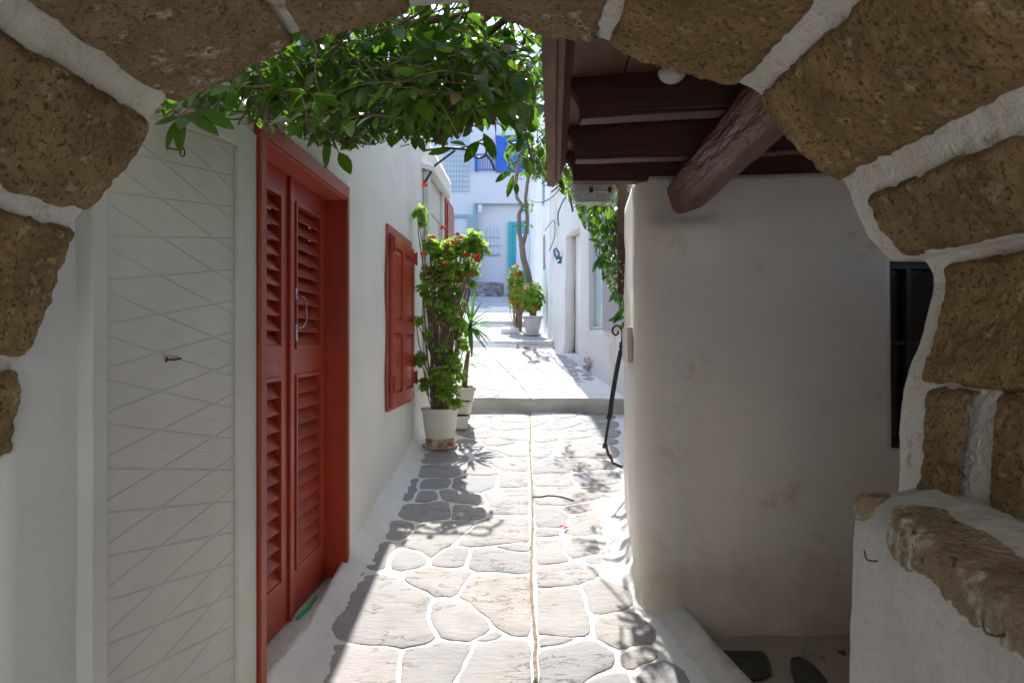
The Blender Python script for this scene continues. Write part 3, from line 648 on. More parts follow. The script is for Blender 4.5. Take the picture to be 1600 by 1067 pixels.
# ---- wooden balcony
WB = thing('wooden_balcony', (.7, 3.3, H + .91), 'dark maroon timber balcony with curved joist ends jutting over the alley from the right', 'balcony')
def fx(Y): return .083 + (Y - 1.97) * .0605
zb = H + .91
for yj, slant in ((1.98, -.2), (2.80, -.22), (3.43, -.16), (3.88, -.04)):
    mb = MB(); xs = [fx(yj) + .048]; prof = []
    for k in range(9):
        a = math.pi / 2 * k / 8; prof.append((fx(yj) + .052 + .10 * math.sin(a), zb + .155 - .13 * (1 - math.cos(a))))
    prof.append((prof[-1][0], zb + .0))
    pts = [(fx(yj) + .052, zb + .17)] + prof
    pts += [(lerp(prof[-1][0], 3.1, k / 24.), zb + .012 * n3(k * .37, yj, 0, 1) - .004 + .006 * n3(k * 1.3, yj, 4, 1)) for k in range(1, 25)] + [(3.1, zb + .17)]
    th = .085; a = [mb.vert((x, yj + slant * (x - .27) + .010 * n3(x, yj, 1, 3), z)) for x, z in pts]; b = [mb.vert((x, yj + th + slant * (x - .27) + .008 * n3(x, yj, 7, 3), z)) for x, z in pts]
    mb.face(*a); mb.face(*b[::-1])
    for i in range(len(a)):
        q = (i + 1) % len(a); mb.face(a[i], b[i], b[q], a[q])
    mb.build('joist', [brownw], WB, bevel=.004)
mb = MB(); 
mb.hexa([(fx(1.5) - .0, 1.5, zb + .0), (fx(1.5) + .048, 1.5, zb), (fx(4.02) + .048, 4.02, zb), (fx(4.02), 4.02, zb), (fx(1.5), 1.5, zb + .30), (fx(1.5) + .048, 1.5, zb + .30), (fx(4.02) + .048, 4.02, zb + .30), (fx(4.02), 4.02, zb + .30)])
mb.hexa([(fx(1.5) + .0485, 1.5, zb + .035), (fx(1.5) + .075, 1.5, zb + .035), (fx(4.02) + .075, 4.02, zb + .035), (fx(4.02) + .0485, 4.02, zb + .035), (fx(1.5) + .0485, 1.5, zb + .168), (fx(1.5) + .115, 1.5, zb + .168), (fx(4.02) + .115, 4.02, zb + .168), (fx(4.02) + .0485, 4.02, zb + .168)])
mb.build('fascia', mat('weathered_fascia', (.24, .135, .10), (.17, .085, .06), 6, .75, .5, 18, .006, stain=(.42, .34, .30), stain_scale=12, stain_pos=.63, stretch=(3, .6, 3)), WB, bevel=.004)
x = .14; k = 0
while x < 3.1:
    wd = U(.22, .34); mb = MB(); z_ = zb + .171 + U(0, .003); mb.hexa([(x + (1.5 - 1.97) * .06, 1.5, z_), (x + wd - .006 + (1.5 - 1.97) * .06, 1.5, z_), (x + wd - .006 + (4.0 - 1.97) * .06, 4.0, z_), (x + (4.0 - 1.97) * .06, 4.0, z_),
        (x + (1.5 - 1.97) * .06, 1.5, z_ + .03), (x + wd - .006 + (1.5 - 1.97) * .06, 1.5, z_ + .03), (x + wd - .006 + (4.0 - 1.97) * .06, 4.0, z_ + .03), (x + (4.0 - 1.97) * .06, 4.0, z_ + .03)])
    mb.build('plank', mat('plank_paint', (.16, .075, .05), (.115, .05, .034), 5, .65, .4, 14, .005, stretch=(3, .35, 3)) if k == 0 else bpy.data.materials['plank_paint'], WB, bevel=.003); x += wd; k += 1
mb = MB(); mb.box(.25, 3.2, 1.5, 4.0, zb + .206, zb + .24); mb.build('deck', brownw, WB)
mb = MB(); pts = []; rr = []
for k in range(30):
    t = k / 29; Y = lerp(1.6, 3.98, t); X = .975 + .05 * (Y - 3.8) + .006 * n3(0, Y, 0, 2); pts.append((X, Y, H + .822 + .006 * n3(5, Y, 0, 2))); rr.append(.100 + .004 * n3(9, Y, 0, 3))
rings = []
for p, q in zip(pts, rr):
    ring = []
    for k in range(28):
        a = 2 * math.pi * k / 28; ca, sa = math.cos(a), math.sin(a); e_ = .45; x = math.copysign(abs(ca) ** e_, ca) * q * .96; z = math.copysign(abs(sa) ** e_, sa) * q * .92
        c2, s2 = math.cos(.35), math.sin(.35); v = Vector((p[0] + x * c2 - z * s2, p[1], p[2] + x * s2 + z * c2)); d = Vector((x * c2 - z * s2, 0, x * s2 + z * c2)).normalized()
        ring.append(mb.vert(v + d * (.006 * mn.noise(v * Vector((6, 3, 6)).x) + .004 * mn.noise(Vector((v.x * 30, v.y * 5, v.z * 30))))))
    rings.append(ring)
for a, b in zip(rings, rings[1:]):
    for k in range(28): mb.face(a[k], a[(k + 1) % 28], b[(k + 1) % 28], b[k])
mb.face(*rings[0][::-1]); mb.face(*rings[-1]); mb.build('beam', logm, WB, smooth=60)
# lamps
p = P(1050, 104, 2.66); CL = thing('ceiling_lamp', (p.x, p.y, zb + .17), 'round white globe lamp on the underside of the balcony planks', 'lamp')
mb = MB(); mb.lathe([(.054 * math.cos(a), -.028 - .045 * math.sin(a)) for a in [(math.pi / 2 - .04) * k / 12 for k in range(13)]], (p.x, p.y, zb + .168)); mb.build('globe', whitep, CL, smooth=60)
mb = MB(); mb.lathe([(.038, -.03), (.038, 0)], (p.x, p.y, zb + .170)); mb.build('base', whitep, CL, smooth=40)
BL = thing('bulkhead_lamp', (.49, 4.08, H + .93), 'oval bulkhead lamp with a wire cage hanging behind the last balcony joist', 'lamp')
cx, cy, cz = .485, 4.085, H + .935
def oval(a, rx, ry): 
    c, s_ = math.cos(a), math.sin(a); return (cx + rx * math.copysign(abs(c) ** .6, c), cy + ry * math.copysign(abs(s_) ** .6, s_))
mb = MB(); rings = []
for rx, ry, z in ((.125, .06, 0), (.135, .068, -.008), (.135, .068, -.045), (.128, .062, -.05)):
    rings.append([mb.vert((*oval(2 * math.pi * j / 32, rx, ry), cz + z)) for j in range(32)])
for a, b in zip(rings, rings[1:]):
    for j in range(32): mb.face(a[j], b[j], b[(j + 1) % 32], a[(j + 1) % 32])
mb.face(*rings[0]); mb.face(*rings[-1][::-1]); mb.build('housing', whitep, BL, smooth=40)
mb = MB(); rings = []
for rx, ry, z in ((.122, .056, -.05), (.118, .054, -.08), (.10, .044, -.105), (.05, .02, -.115)):
    rings.append([mb.vert((*oval(2 * math.pi * j / 32, rx, ry), cz + z)) for j in range(32)])
for a, b in zip(rings, rings[1:]):
    for j in range(32): mb.face(a[j], b[j], b[(j + 1) % 32], a[(j + 1) % 32])
mb.face(*rings[-1][::-1]); mb.build('glass', glassy, BL, smooth=50)
mb = MB()
mb.tube([(*oval(2 * math.pi * j / 32, .132, .066), cz - .052) for j in range(33)], .005, 6); mb.tube([(*oval(2 * math.pi * j / 32, .108, .050), cz - .108) for j in range(33)], .004, 6)
for q in (-.07, 0, .07): mb.tube([(cx + q, cy - .062, cz - .052), (cx + q, cy - .056, cz - .09), (cx + q, cy - .04, cz - .118), (cx + q, cy + .04, cz - .118), (cx + q, cy + .056, cz - .09), (cx + q, cy + .062, cz - .052)], .004, 6)
mb.build('wire_guard', whitep, BL, smooth=50)
for q in (-.02, .09): mb = MB(); mb.tube([(cx + q, cy - .075, cz - .03), (cx + q, cy - .075, cz - .06)], .011, 8); mb.build('screw_clamp', rust, BL, smooth=50)

# ------------------------------------------------------------------ right-hand facades further up
SH = thing('white_house', (1.1, 9, G(9)), 'old whitewashed house right of the upper alley with a doorway recess and a glazed window', 'house')
path_r = [(1.30, 5.05), (1.36, 6.4), (1.25, 7.6), (.72, 10.8), (.63, 11.2)]
LR = [0]
for (a, b), (c_, d) in zip(path_r, path_r[1:]): LR.append(LR[-1] + math.hypot(c_ - a, d - b))
def rr_(u, z):
    k = 0
    while k < len(LR) - 2 and u > LR[k + 1]: k += 1
    t = (u - LR[k]) / (LR[k + 1] - LR[k]); a, b = path_r[k], path_r[k + 1]; X = lerp(a[0], b[0], t); Y = lerp(a[1], b[1], t)
    return (X - .05 * math.exp(-max(0, z - G(Y)) / .12), Y, z)
def uY(Y): 
    for k in range(len(path_r) - 1):
        if path_r[k][1] <= Y <= path_r[k + 1][1]: return lerp(LR[k], LR[k + 1], (Y - path_r[k][1]) / (path_r[k + 1][1] - path_r[k][1]))
dW = (uY(9.46), uY(10.24), 1.42, H + 1.57); gW = (uY(8.44), uY(8.99), H + .15, H + 1.62)
us = axis(0, LR[-1], .07, dW[:2] + gW[:2]); zs = axis(.2, 8.2, .07, dW[2:] + gW[2:]); mb = MB()
sheet(mb, rr_, us, zs, [dW, gW], amp=.010, seed=4, flip=True); mb.build('wall', plaster_old, SH, smooth=180, solid=.14)
mb = MB(); fw = Vector((.53, -3.2, 0)).normalized(); nw = Vector((-fw.y, fw.x, 0)); nw = nw if nw.x > 0 else -nw
def fl(Y, d, z):
    p = Vector(rr_(uY(Y), 3)); return (p.x + nw.x * d, p.y + nw.y * d, z)
mb.box(9.40, 10.30, .145, .20, 1.3, 3.3, lambda y, d, z: fl(y, d, z)); mb.build('recess_back', plaster, SH)
mb = MB(); mb.box(9.47, 10.23, .02, .144, 1.3, 1.43, lambda y, d, z: fl(y, d, z)); mb.build('threshold', riser_m, SH)
mb = MB()
for a, b, c_, d in ((8.445, 8.475, H + .16, H + 1.61), (8.955, 8.985, H + .16, H + 1.61), (8.475, 8.955, H + 1.58, H + 1.61), (8.475, 8.955, H + .16, H + .19), (8.56, 8.585, H + .19, H + 1.58)): mb.box(a, b, .035, .07, c_, d, lambda y, d_, z: fl(y, d_, z))
gw = mb.build('window', whitep, SH); mb = MB(); mb.box(8.475, 8.955, .071, .08, H + .19, H + 1.58, lambda y, d, z: fl(y, d, z)); mb.build('pane', winglass, gw)
mb = MB(); mb.box(7.45, 8.33, -.03, .002, H + .13, H + 1.75, lambda y, d, z: fl(y, d, z)); mb.build('grey_panel', greypanel, SH, bevel=.004)
mb = MB(); mb.box(1.55, 4, 5.05, 11.1, -.8, 8.15); mb.box(1.02, 1.56, 10.5, 11.15, 0, 8.1); mb.build('rear_wall', plaster, SH)
# whitewashed stub pipe, cables and blue hook on that facade
p = Vector(fl(8.85, -.05, G(8.85) + .10)); mb = MB()
for k in range(26):
    q = p + Vector((U(-.05, .02), U(-.08, .08), U(-.05, .07))); mb.tube([q, q + Vector((U(-.04, .04), U(-.05, .05), U(-.04, .05)))], U(.010, .022), 6)
tag(mb.build('rubble_clump', riser_m, smooth=60), 'crumbling grey lump at the foot of the old house on the right', 'rubble')
def cable(name, pts, r, m, label):
    mb = MB(); q = []; v = [Vector(p) for p in pts]
    for i in range(len(v) - 1):
        p0 = v[max(0, i - 1)]; p3 = v[min(len(v) - 1, i + 2)]
        for k in range(6):
            t = k / 6; q.append(.5 * ((2 * v[i]) + (v[i + 1] - p0) * t + (2 * p0 - 5 * v[i] + 4 * v[i + 1] - p3) * t * t + (-p0 + 3 * v[i] - 3 * v[i + 1] + p3) * t ** 3))
    q.append(v[-1]); mb.tube(q, r, 6); return tag(mb.build(name, m, smooth=60), label, 'cable')
cable('cable', [P(826, 312, 13.5), P(838, 316, 12.5), P(852, 314, 11.3), P(866, 305, 10.6), P(878, 290, 10.2)], .010, wirem, 'thin dark cable sagging between the twisted tree and the old house on the right')
cable('cable', [P(852, 360, 11.0), P(864, 345, 10.75), P(867, 352, 10.7), P(866, 372, 10.7), P(858, 392, 10.9)], .007, wirem, 'loose grey wire hanging in a loop on the old wall above the blue hook')
cable('cable', [P(873, 353, 10.3), P(872, 335, 10.3), P(878, 318, 10.25), P(884, 308, 10.2)], .012, bluewire, 'short blue cable curving down from the vine on the right facade')
mb = MB(); mb.tube(pth([(866, 390, 10.5), (869, 388, 10.5), (873, 395, 10.5), (873, 405, 10.5)]), .018, 8); mb.tube(pth([(866, 390, 10.5), (867, 398, 10.5), (871, 406, 10.5)]), .018, 8); mb.tube(pth([(870, 402, 10.5), (876, 402, 10.5), (875, 411, 10.5), (871, 410, 10.5)]), .022, 8)
tag(mb.build('wall_hook', bluewire, smooth=60), 'blue bent hook with a rusty shackle on the old wall beside the doorway recess', 'hook')

NH = thing('white_house', (.8, 14, G(14)), 'bright white house beyond the potted geranium with an arched niche', 'house')
us = axis(11.2, 17.2, .1, (13.9, 15.3)); zs = axis(1.2, 8.0, .1, (2.2,)); mb = MB()
sheet(mb, lambda u, z: (lerp(.62, .44, (u - 11.2) / 6) - .03 * math.exp(-max(0, z - G(u)) / .1), u, z), us, zs, amp=.008, seed=8, flip=True); mb.build('wall', plaster_bright, NH, smooth=180, solid=.3)
mb = MB(); mb.box(.95, 4, 11.25, 17.15, 0, 8.0); mb.build('rear_wall', plaster_bright, NH)
mb = MB(); n = 16; pts = [(.545, 13.9, 2.05), (.503, 15.3, 2.05)] + [(.524 - .021 * math.cos(math.pi * k / n), 14.6 + .7 * math.cos(math.pi * k / n), 3.05 + .7 * math.sin(math.pi * k / n)) for k in range(n + 1)]
a = [mb.vert(p) for p in pts]; b = [mb.vert((p[0] + .06, p[1], p[2])) for p in pts]; mb.face(*a); mb.face(*b[::-1])
for i in range(len(a)): q = (i + 1) % len(a); mb.face(a[i], b[i], b[q], a[q])
mb.build('niche', plaster_old, NH)
mb = MB(); mb.box(.555, .60, 12.2, 12.55, H + 2.5, H + 3.3); mb.build('shutter', bluegrey, NH, bevel=.005)
mb = MB(); mb.box(.560, .60, 12.2, 12.4, H + 1.3, H + 1.9); mb.build('wall_vent', greypanel, NH, bevel=.005)

# ------------------------------------------------------------------ far house closing the view
FH = thing('white_house', (-.3, 20, 2.9), 'pale blue shaded house closing the alley with a bright blue balcony and turquoise door', 'house')
def FP(px, py): p = P(px, py, 20); return p.x, p.z
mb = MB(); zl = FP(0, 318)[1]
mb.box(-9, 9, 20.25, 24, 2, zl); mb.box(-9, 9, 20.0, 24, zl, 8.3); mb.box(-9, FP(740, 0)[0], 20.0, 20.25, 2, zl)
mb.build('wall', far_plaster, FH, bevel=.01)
mb = MB(); x0, z0 = FP(775, 270); x1, _ = FP(836, 0); mb.box(x0, x1, 19.90, 19.998, z0, 7.6); bal = mb.build('balcony', bluep, FH, bevel=.01)
mb = MB(); xa, za = FP(742, 270); xb, zb2 = FP(774, 248); 
for z in (za + .04, zb2, zb2 + .07): mb.box(xa, xb, 19.86, 19.89, z, z + .03)
for k in range(9): x = lerp(xa, xb - .02, k / 8); mb.box(x, x + .018, 19.865, 19.885, za + .07, zb2)
mb.box(xa - .0, xa + .10, 19.84, 19.90, za, zb2 + .06); mb.build('railing', bluep, bal)
mb = MB(); x0, z1 = FP(794, 345); z0 = 2.9; x1 = FP(838, 0)[0]
mb.box(x0, x0 + .11, 20.15, 20.249, z0, z1); mb.box(x1 - .11, x1, 20.15, 20.249, z0, z1); mb.box(x0 + .11, x1 - .11, 20.15, 20.249, z1 - .11, z1); dr = mb.build('door', turq, FH, bevel=.006)
mb = MB(); mb.box(x0 + .11, x1 - .11, 20.19, 20.247, z0, z1 - .11); mb.build('door_leaf', turq, dr); mb = MB()
mb.box(x0 + .24, x1 - .2, 20.170, 20.189, FP(0, 422)[1], z1 - .36); mb.build('pane', palepane, dr)
mb = MB(); x0, z0 = FP(757, 398); x1, z1 = FP(780, 370); n = 12; xm = (x0 + x1) / 2; r_ = (x1 - x0) / 2
pts = [(x0, z0), (x1, z0)] + [(xm + r_ * math.cos(math.pi * k / n), z1 + r_ * 1.1 * math.sin(math.pi * k / n)) for k in range(n + 1)]
a = [mb.vert((p[0], 20.20, p[1])) for p in pts]; b = [mb.vert((p[0], 20.249, p[1])) for p in pts]; mb.face(*a); mb.face(*b[::-1])
for i in range(len(a)): q = (i + 1) % len(a); mb.face(a[i], b[i], b[q], a[q])
o = mb.build('window', palepane, FH); tag(o, 'small arched window with bars')
mb = MB()
for k in range(4): x = lerp(x0, x1, (k + .5) / 4); mb.box(x - .007, x + .007, 20.16, 20.175, z0, z1 + .3)
for z in (z0 + .03, z0 + .28, z1): mb.box(x0 - .03, x1 + .03, 20.176, 20.19, z - .010, z + .010)
mb.build('bars', bluegrey, o)
mb = MB(); x0, z1 = FP(703, 336); x1, z0 = FP(735, 400)
mb.box(x0, x1, 19.93, 19.999, z1 - .08, z1); mb.box(x1 - .09, x1, 19.93, 19.999, z0 - .8, z1 - .08); mb.box(x0, x0 + .09, 19.93, 19.999, z0 - .8, z1 - .08); mb.build('door_frame', bluegrey, FH)
mb = MB(); x, z = FP(741, 320); mb.tube([(x + .03, 19.95, z), (x + .03, 19.95, 2.9)], .05, 10); mb.build('drainpipe', bluegrey, FH, smooth=50)
mb = MB(); x0, z1 = FP(694, 205); x1, z0 = FP(733, 300); 
for k in range(9): x = lerp(x0, x1, k / 8); mb.tube([(x, 19.96, z0), (x, 19.96, z1)], .007, 5)
for k in range(13): z = lerp(z0, z1, k / 12); mb.tube([(x0, 19.945, z), (x1, 19.945, z)], .007, 5)
tag(mb.build('trellis', bluegrey), 'thin wire trellis fixed high on the pale far house', 'trellis')
p = P(750, 326, 19.8); LT = thing('wall_lantern', p, 'small pale glass lantern under the overhang of the far house', 'lantern')
mb = MB(); mb.lathe([(.07, .12), (.085, .10), (.03, .16)][::-1], p, 6); mb.build('cap', bluegrey, LT); mb = MB(); mb.lathe([(.04, -.12), (.075, .10)], p, 6); mb.build('glass', palepane, LT)
# curved dry-stone wall
SW = MB(); cxw, cyw = P(752, 0, 18.9).x, 18.9; rad = .62
def cyl(mb, a0, a1, r0, z0, z1, n=20):
    pass
core = MB(); rings = []
core.lathe([(.60, 2.6), (.60, 3.16)], (cxw, cyw, 0), 32); core.box(-3.5, cxw + .1, 18.5, 18.9, 2.6, 3.08)
core.box(P(722, 0, 18.6).x, P(738, 0, 18.6).x, 18.65, 18.95, 2.6, P(0, 402, 18.6).z)
DS = thing('stone_wall', (cxw, cyw, 2.7), 'low curved dry stone wall with a stub pillar in front of the far house', 'wall')
core.build('core', greystone, DS)
mst = mat('field_stone', (.22, .20, .20), (.32, .30, .30), 6, .9, .6, 20, .02, tint=.35)
z = 2.66
while z < 3.14:
    hh = U(.07, .11); a = U(0, .2)
    while a < 2 * math.pi:
        da = U(.12, .30); SW.tint = R(); am = a + da / 2; w2 = da * .60 / 2 - .012
        c = Vector((cxw + .60 * math.cos(am), cyw + .60 * math.sin(am), z)); t_ = Vector((-math.sin(am), math.cos(am), 0)); n_ = Vector((math.cos(am), math.sin(am), 0))
        SW.hexa([c - t_ * w2 - n_ * .05, c + t_ * w2 - n_ * .05, c + t_ * w2 * .9 + n_ * .035, c - t_ * w2 * .9 + n_ * .035] + [q + Vector((0, 0, hh - .02)) for q in (c - t_ * w2 - n_ * .05, c + t_ * w2 - n_ * .05, c + t_ * w2 * .85 + n_ * .03, c - t_ * w2 * .85 + n_ * .03)])
        a += da
    z += hh
z = 2.66
while z < P(0, 404, 18.6).z:
    hh = U(.07, .12); xx0, xx1 = (-3.3, cxw - .4) if z < 3.0 else (P(721, 0, 18.6).x, P(738, 0, 18.6).x); x = xx0
    while x < xx1:
        wd = U(.12, .3); SW.tint = R(); y = 18.5 if z < 3.0 else 18.65; SW.box(x, min(xx1, x + wd - .02), y - .03, y + .02, z, z + hh - .018); x += wd
    z += hh
SW.build('stone', mst, DS, bevel=.008)

# ------------------------------------------------------------------ the stone arch the camera looks through
OC = [(20, 1700), (20, 900), (22, 700), (28, 640), (35, 570), (60, 505), (84, 440), (100, 395), (118, 352), (132, 335), (180, 272), (222, 212), (240, 185), (262, 160), (330, 130), (400, 97), (455, 62), (500, 50), (560, 38), (640, 17), (740, 14), (830, 35), (880, 48), (930, 61), (985, 78), (1040, 100), (1100, 118), (1155, 134), (1185, 150), (1212, 190), (1240, 222), (1290, 262), (1312, 282), (1326, 320), (1350, 370), (1386, 412), (1440, 404), (1450, 430), (1448, 470), (1436, 520), (1415, 570), (1402, 610), (1398, 680), (1396, 740), (1400, 900), (1400, 1700)]
YO = 1.55
cont = [Vector(((x - 800) / F * YO, H - (y - 533.5) / F * YO)) for x, y in OC]
cum = [0]
for a, b in zip(cont, cont[1:]): cum.append(cum[-1] + (b - a).length)
def cs(s):
    s = min(max(s, 0), cum[-1]); k = 0
    while k < len(cum) - 2 and s > cum[k + 1]: k += 1
    return cont[k].lerp(cont[k + 1], (s - cum[k]) / max(1e-9, cum[k + 1] - cum[k]))
def s_of(px, py):
    q = Vector(((px - 800) / F * YO, H - (py - 533.5) / F * YO)); best = None
    for k in range(len(cont) - 1):
        a, b = cont[k], cont[k + 1]; d = b - a; t = min(1, max(0, (q - a).dot(d) / d.length_squared)); e = (a + d * t - q).length
        if best is None or e < best[0]: best = (e, cum[k] + t * d.length)
    return best[1]
def csm(s, r=.02): return (cs(s - r) + cs(s) * 2 + cs(s + r)) / 4
OCN = Vector((-.1, H))
def outn(p):
    d = p - OCN
    d.y = max(d.y, -.05) if d.y < 0 else d.y
    return d.normalized()
def arch_pt(s, Y, off):                      # off > 0 pushes into the wall, < 0 into the opening
    p = csm(s); n = outn(p); q = p + n * off; return Vector((q.x, Y, q.y))
AR = thing('stone_arch', (-.1, 1.2, -.2), 'rough brown stone arch with thick white mortar joints framing the view', 'arch')
YI = .25
mb = MB(); ns_ = int(cum[-1] / .016); S = [cum[-1] * i / ns_ for i in range(ns_ + 1)]
ys = [YI, .4] + [.5 + .016 * k for k in range(int((YO - .5) / .016))] + [YO - .012, YO - .005, YO, YO + .004]
def mf(i, j):
    s, Y = S[i], ys[j]; v = Vector((s, Y, 0)); low = 0
    off = .002 + .006 * mn.noise(v * 4) + .006 * mn.noise(v * 14) + .003 * mn.noise(v * 45)
    e = YO + .004 - Y
    if e < .03: off += .03 * (1 - math.sqrt(max(0, 1 - (1 - e / .03) ** 2)))
    return arch_pt(s, Y - (.0 if e > .03 else 0), off)
mb.grid(ns_, len(ys) - 1, mf, flip=True)
mb.build('mortar', mortar, AR, smooth=180)
# body of the wall round the opening
def ring_face(Y, flip):
    m = MB(); n = 120; inn = []; out = []
    for i in range(n + 1):
        s = cum[-1] * i / n; p = arch_pt(s, Y, .032); inn.append(m.vert(p))
        c = Vector((p.x - OCN.x, p.z - OCN.y)); 
        k = min(4.2 / max(1e-3, abs(c.x)), 3.2 / c.y if c.y > 0 else 1e9, (2.6 / -c.y) if c.y < 0 else 1e9); k = max(1.02, k)
        out.append((OCN.x + c.x * k, OCN.y + c.y * k))
    # outline goes to the bounding rectangle; for the vertical feet push straight sideways
    oi = []
    for i, (x, z) in enumerate(out):
        p = m.v[inn[i]]
        if p[2] < H: x = -4.3 if p[0] < 0 else 4.1; z = p[2]
        oi.append(m.vert((x, Y, z)))
    for i in range(n): q = (inn[i], inn[i + 1], oi[i + 1], oi[i]); m.face(*(q if flip else q[::-1]))
    return m
m = ring_face(YO + .003, False)
m.build('outer_face', plaster_rough, AR, smooth=40)
m = ring_face(YI, True); m.build('inner_face', plaster_rough, AR, smooth=40)
stones = [((22, 700), (34, 582), stone_a, 1.53), ((40, 548), (113, 362), stone_a, 1.545), ((136, 328), (233, 196), stone_b, 1.545), ((272, 157), (452, 64), stone_c, 1.545),
          ((482, 55), (640, 18), stone_c, 1.545), ((742, 15), (924, 60), stone_c, 1.545), ((958, 70), (1150, 132), stone_a, 1.545), ((1190, 158), (1306, 276), stone_a, 1.545),
          ((1330, 322), (1384, 405), stone_b, 1.46), ((1448, 424), (1408, 588), stone_a, 1.475), ]
def arch_stone(sa, sb, ya, yb, m, rnd=.020, seed=0):
    sa, sb = min(sa, sb) - .012, max(sa, sb) + .012
    ds = .0065; nu = max(8, int((sb - sa) / ds)); nv = max(8, int((yb - ya) / .0085)); mb = MB()
    def f(i, j):
        s = lerp(sa, sb, i / nu); Y = lerp(ya, yb, j / nv); v = Vector((s * 1.0 + seed, Y, seed * .37))
        du = min(s - sa, sb - s); dv = yb - Y
        du += .008 * mn.noise(v * 6) + .010 * mn.noise(v * 16) + .006 * mn.noise(v * 40); dv += .006 * mn.noise(v * 11)
        e = min(1, max(0, du / rnd)); e2 = min(1, max(0, dv / rnd)) if yb > 1.5 else min(1, max(0, dv / .03))
        prof = math.sqrt(max(0, 1 - (1 - e) ** 2)) * math.sqrt(max(0, 1 - (1 - e2) ** 2))
        r_ = .010 * mn.noise(v * 3.2) + .012 * mn.noise(v * 8) + .010 * abs(mn.noise(v * 19)) + .006 * mn.noise(v * 45) + .004 * mn.noise(v * 100)
        pit = max(0, mn.noise(v * 9 + Vector((5, 5, 5))) - .42) * .03
        off = .014 - prof * .032 - r_ * (.15 + .85 * prof) + pit * prof
        return arch_pt(s, Y, off)
    mb.grid(nu, nv, f, flip=True); return mb.build('arch_stone', m, AR, smooth=180)
for k, (a, b, m_, yb) in enumerate(stones): arch_stone(s_of(*a), s_of(*b), .42, yb, m_, seed=k * 3.7)
sK = s_of(1404, 604); sL = s_of(1398, 790)
arch_stone(sK, sL, 1.285, 1.435, stone_b, rnd=.03, seed=50); arch_stone(sK, sL + .06, .5, 1.235, stone_b, rnd=.03, seed=61)
# unseen passage added behind the camera to control light: side walls and ceiling
PW = thing('passage', (0, -2.5, -.4), 'unseen whitewashed passage added behind the arch to control the light', 'passage')
mb = MB(); mb.box(-2.4, -1.9, -4.5, YI - .002, -.8, 3.2); mb.build('wall', plaster, PW); mb = MB(); mb.box(1.7, 2.2, -4.5, YI - .002, -.8, 3.2); mb.build('wall', plaster, PW)

mb = MB(); mb.box(-2.4, 2.2, -2.2, YI - .004, 3.21, 3.5); mb.build('ceiling', plaster_warm, PW)

BOUNCE_HOUSE = thing('white_house', (0, -6.5, -.4), 'unseen whitewashed house added behind the viewpoint to bounce warm sunlight into the arch', 'house')  # added house, out of view, a reflector for warm bounce light
mb = MB(); mb.box(-5, 5, -8.5, -6.2, -.8, 5.2); mb.build('wall', plaster_warm, BOUNCE_HOUSE, bevel=.02); mb = MB(); mb.box(-.5, .5, -6.199, -6.14, -.38, 1.75); mb.build('door', turq, BOUNCE_HOUSE, bevel=.01)

# ---- low whitewashed wall with a rough stone ledge, right foreground
LWl = thing('low_wall', (.75, .9, -.3), 'low whitewashed wall topped by a rough stone ledge in the right foreground', 'wall')
def edge(Y): return interp([(.2, .57), (.8, .607), (1.35, .695), (1.45, .715)], Y), interp([(.2, H - .345), (.8, H - .330), (1.2, H - .320), (1.36, H - .312), (1.45, H - .33)], Y)
mb = MB(); nyw = 90
def wf(i, j):
    Y = lerp(.2, 1.46, i / nyw); t = j / 60; xe, ze = edge(Y)
    if t < .72:
        q = t / .72; z = lerp(-.6, ze, q); x = xe - .045 * (1 - q) ** 2 * 1.2 - .012 * math.sin(q * 3.1)
        if q > .95: x += .02 * ((q - .95) / .05) ** 2
        yy = Y
    else:
        q = (t - .72) / .28; z = ze + .012 * math.sin(q * 3.14) + .035 * q; x = xe + .02 + .42 * q; yy = Y
    if Y > 1.38: x += .02 * ((Y - 1.38) / .08) ** 2
    v = Vector((x, Y, z)); d = .006 * mn.noise(v * 4) + .004 * mn.noise(v * 13) + .002 * mn.noise(v * 40)
    return (x - d, yy, z + (d if t > .72 else 0))
mb.grid(nyw, 60, wf)
e_ = []
for j in range(61): e_.append(mb.vert(wf(nyw, j)))
bb = [mb.vert((1.2, 1.46, mb.v[k][2])) for k in e_]
for j in range(60): mb.face(e_[j], bb[j], bb[j + 1], e_[j + 1])
mb.build('wall', plaster_rough, LWl, smooth=60)
def rock(name, path_, rads, m, parent, seed, nn=28, rough=.25):
    mb = MB(); rings = []; k = len(path_)
    for i in range(k):
        p = Vector(path_[i]); r = rads[i]; ring = []
        for j in range(nn):
            a = 2 * math.pi * j / nn; ca, sa = math.cos(a), math.sin(a)
            q = Vector((math.copysign(abs(ca) ** .5, ca) * r[0], 0, math.copysign(abs(sa) ** .5, sa) * r[1]))
            v = p + q; d = 1 + rough * (.7 * mn.noise(v * 9 + Vector((seed, 0, 0))) + .4 * abs(mn.noise(v * 22)) + .3 * mn.noise(v * 48) + .22 * mn.noise(v * 100))
            ring.append(mb.vert(p + q * d))
        rings.append(ring)
    for a, b in zip(rings, rings[1:]):
        for j in range(nn): mb.face(a[j], a[(j + 1) % nn], b[(j + 1) % nn], b[j])
    mb.face(*rings[0][::-1]); mb.face(*rings[-1]); return mb.build(name, m, parent, smooth=180)
pp = []; rr2 = []
for k in range(200):
    Y = lerp(.25, 1.27, k / 199); xe, ze = edge(Y); t = sst(1.27, 1.22, Y); u_ = 1 + .25 * mn.noise(Vector((Y * 7, 0, 0))); pp.append((xe + .053, Y, ze - .024)); rr2.append((.055 * (.35 + .65 * t), .044 * u_ * (.4 + .6 * t)))
rock('ledge_stone', pp, rr2, ledge_m, LWl, 3, 80, .22)
pp = []; rr2 = []
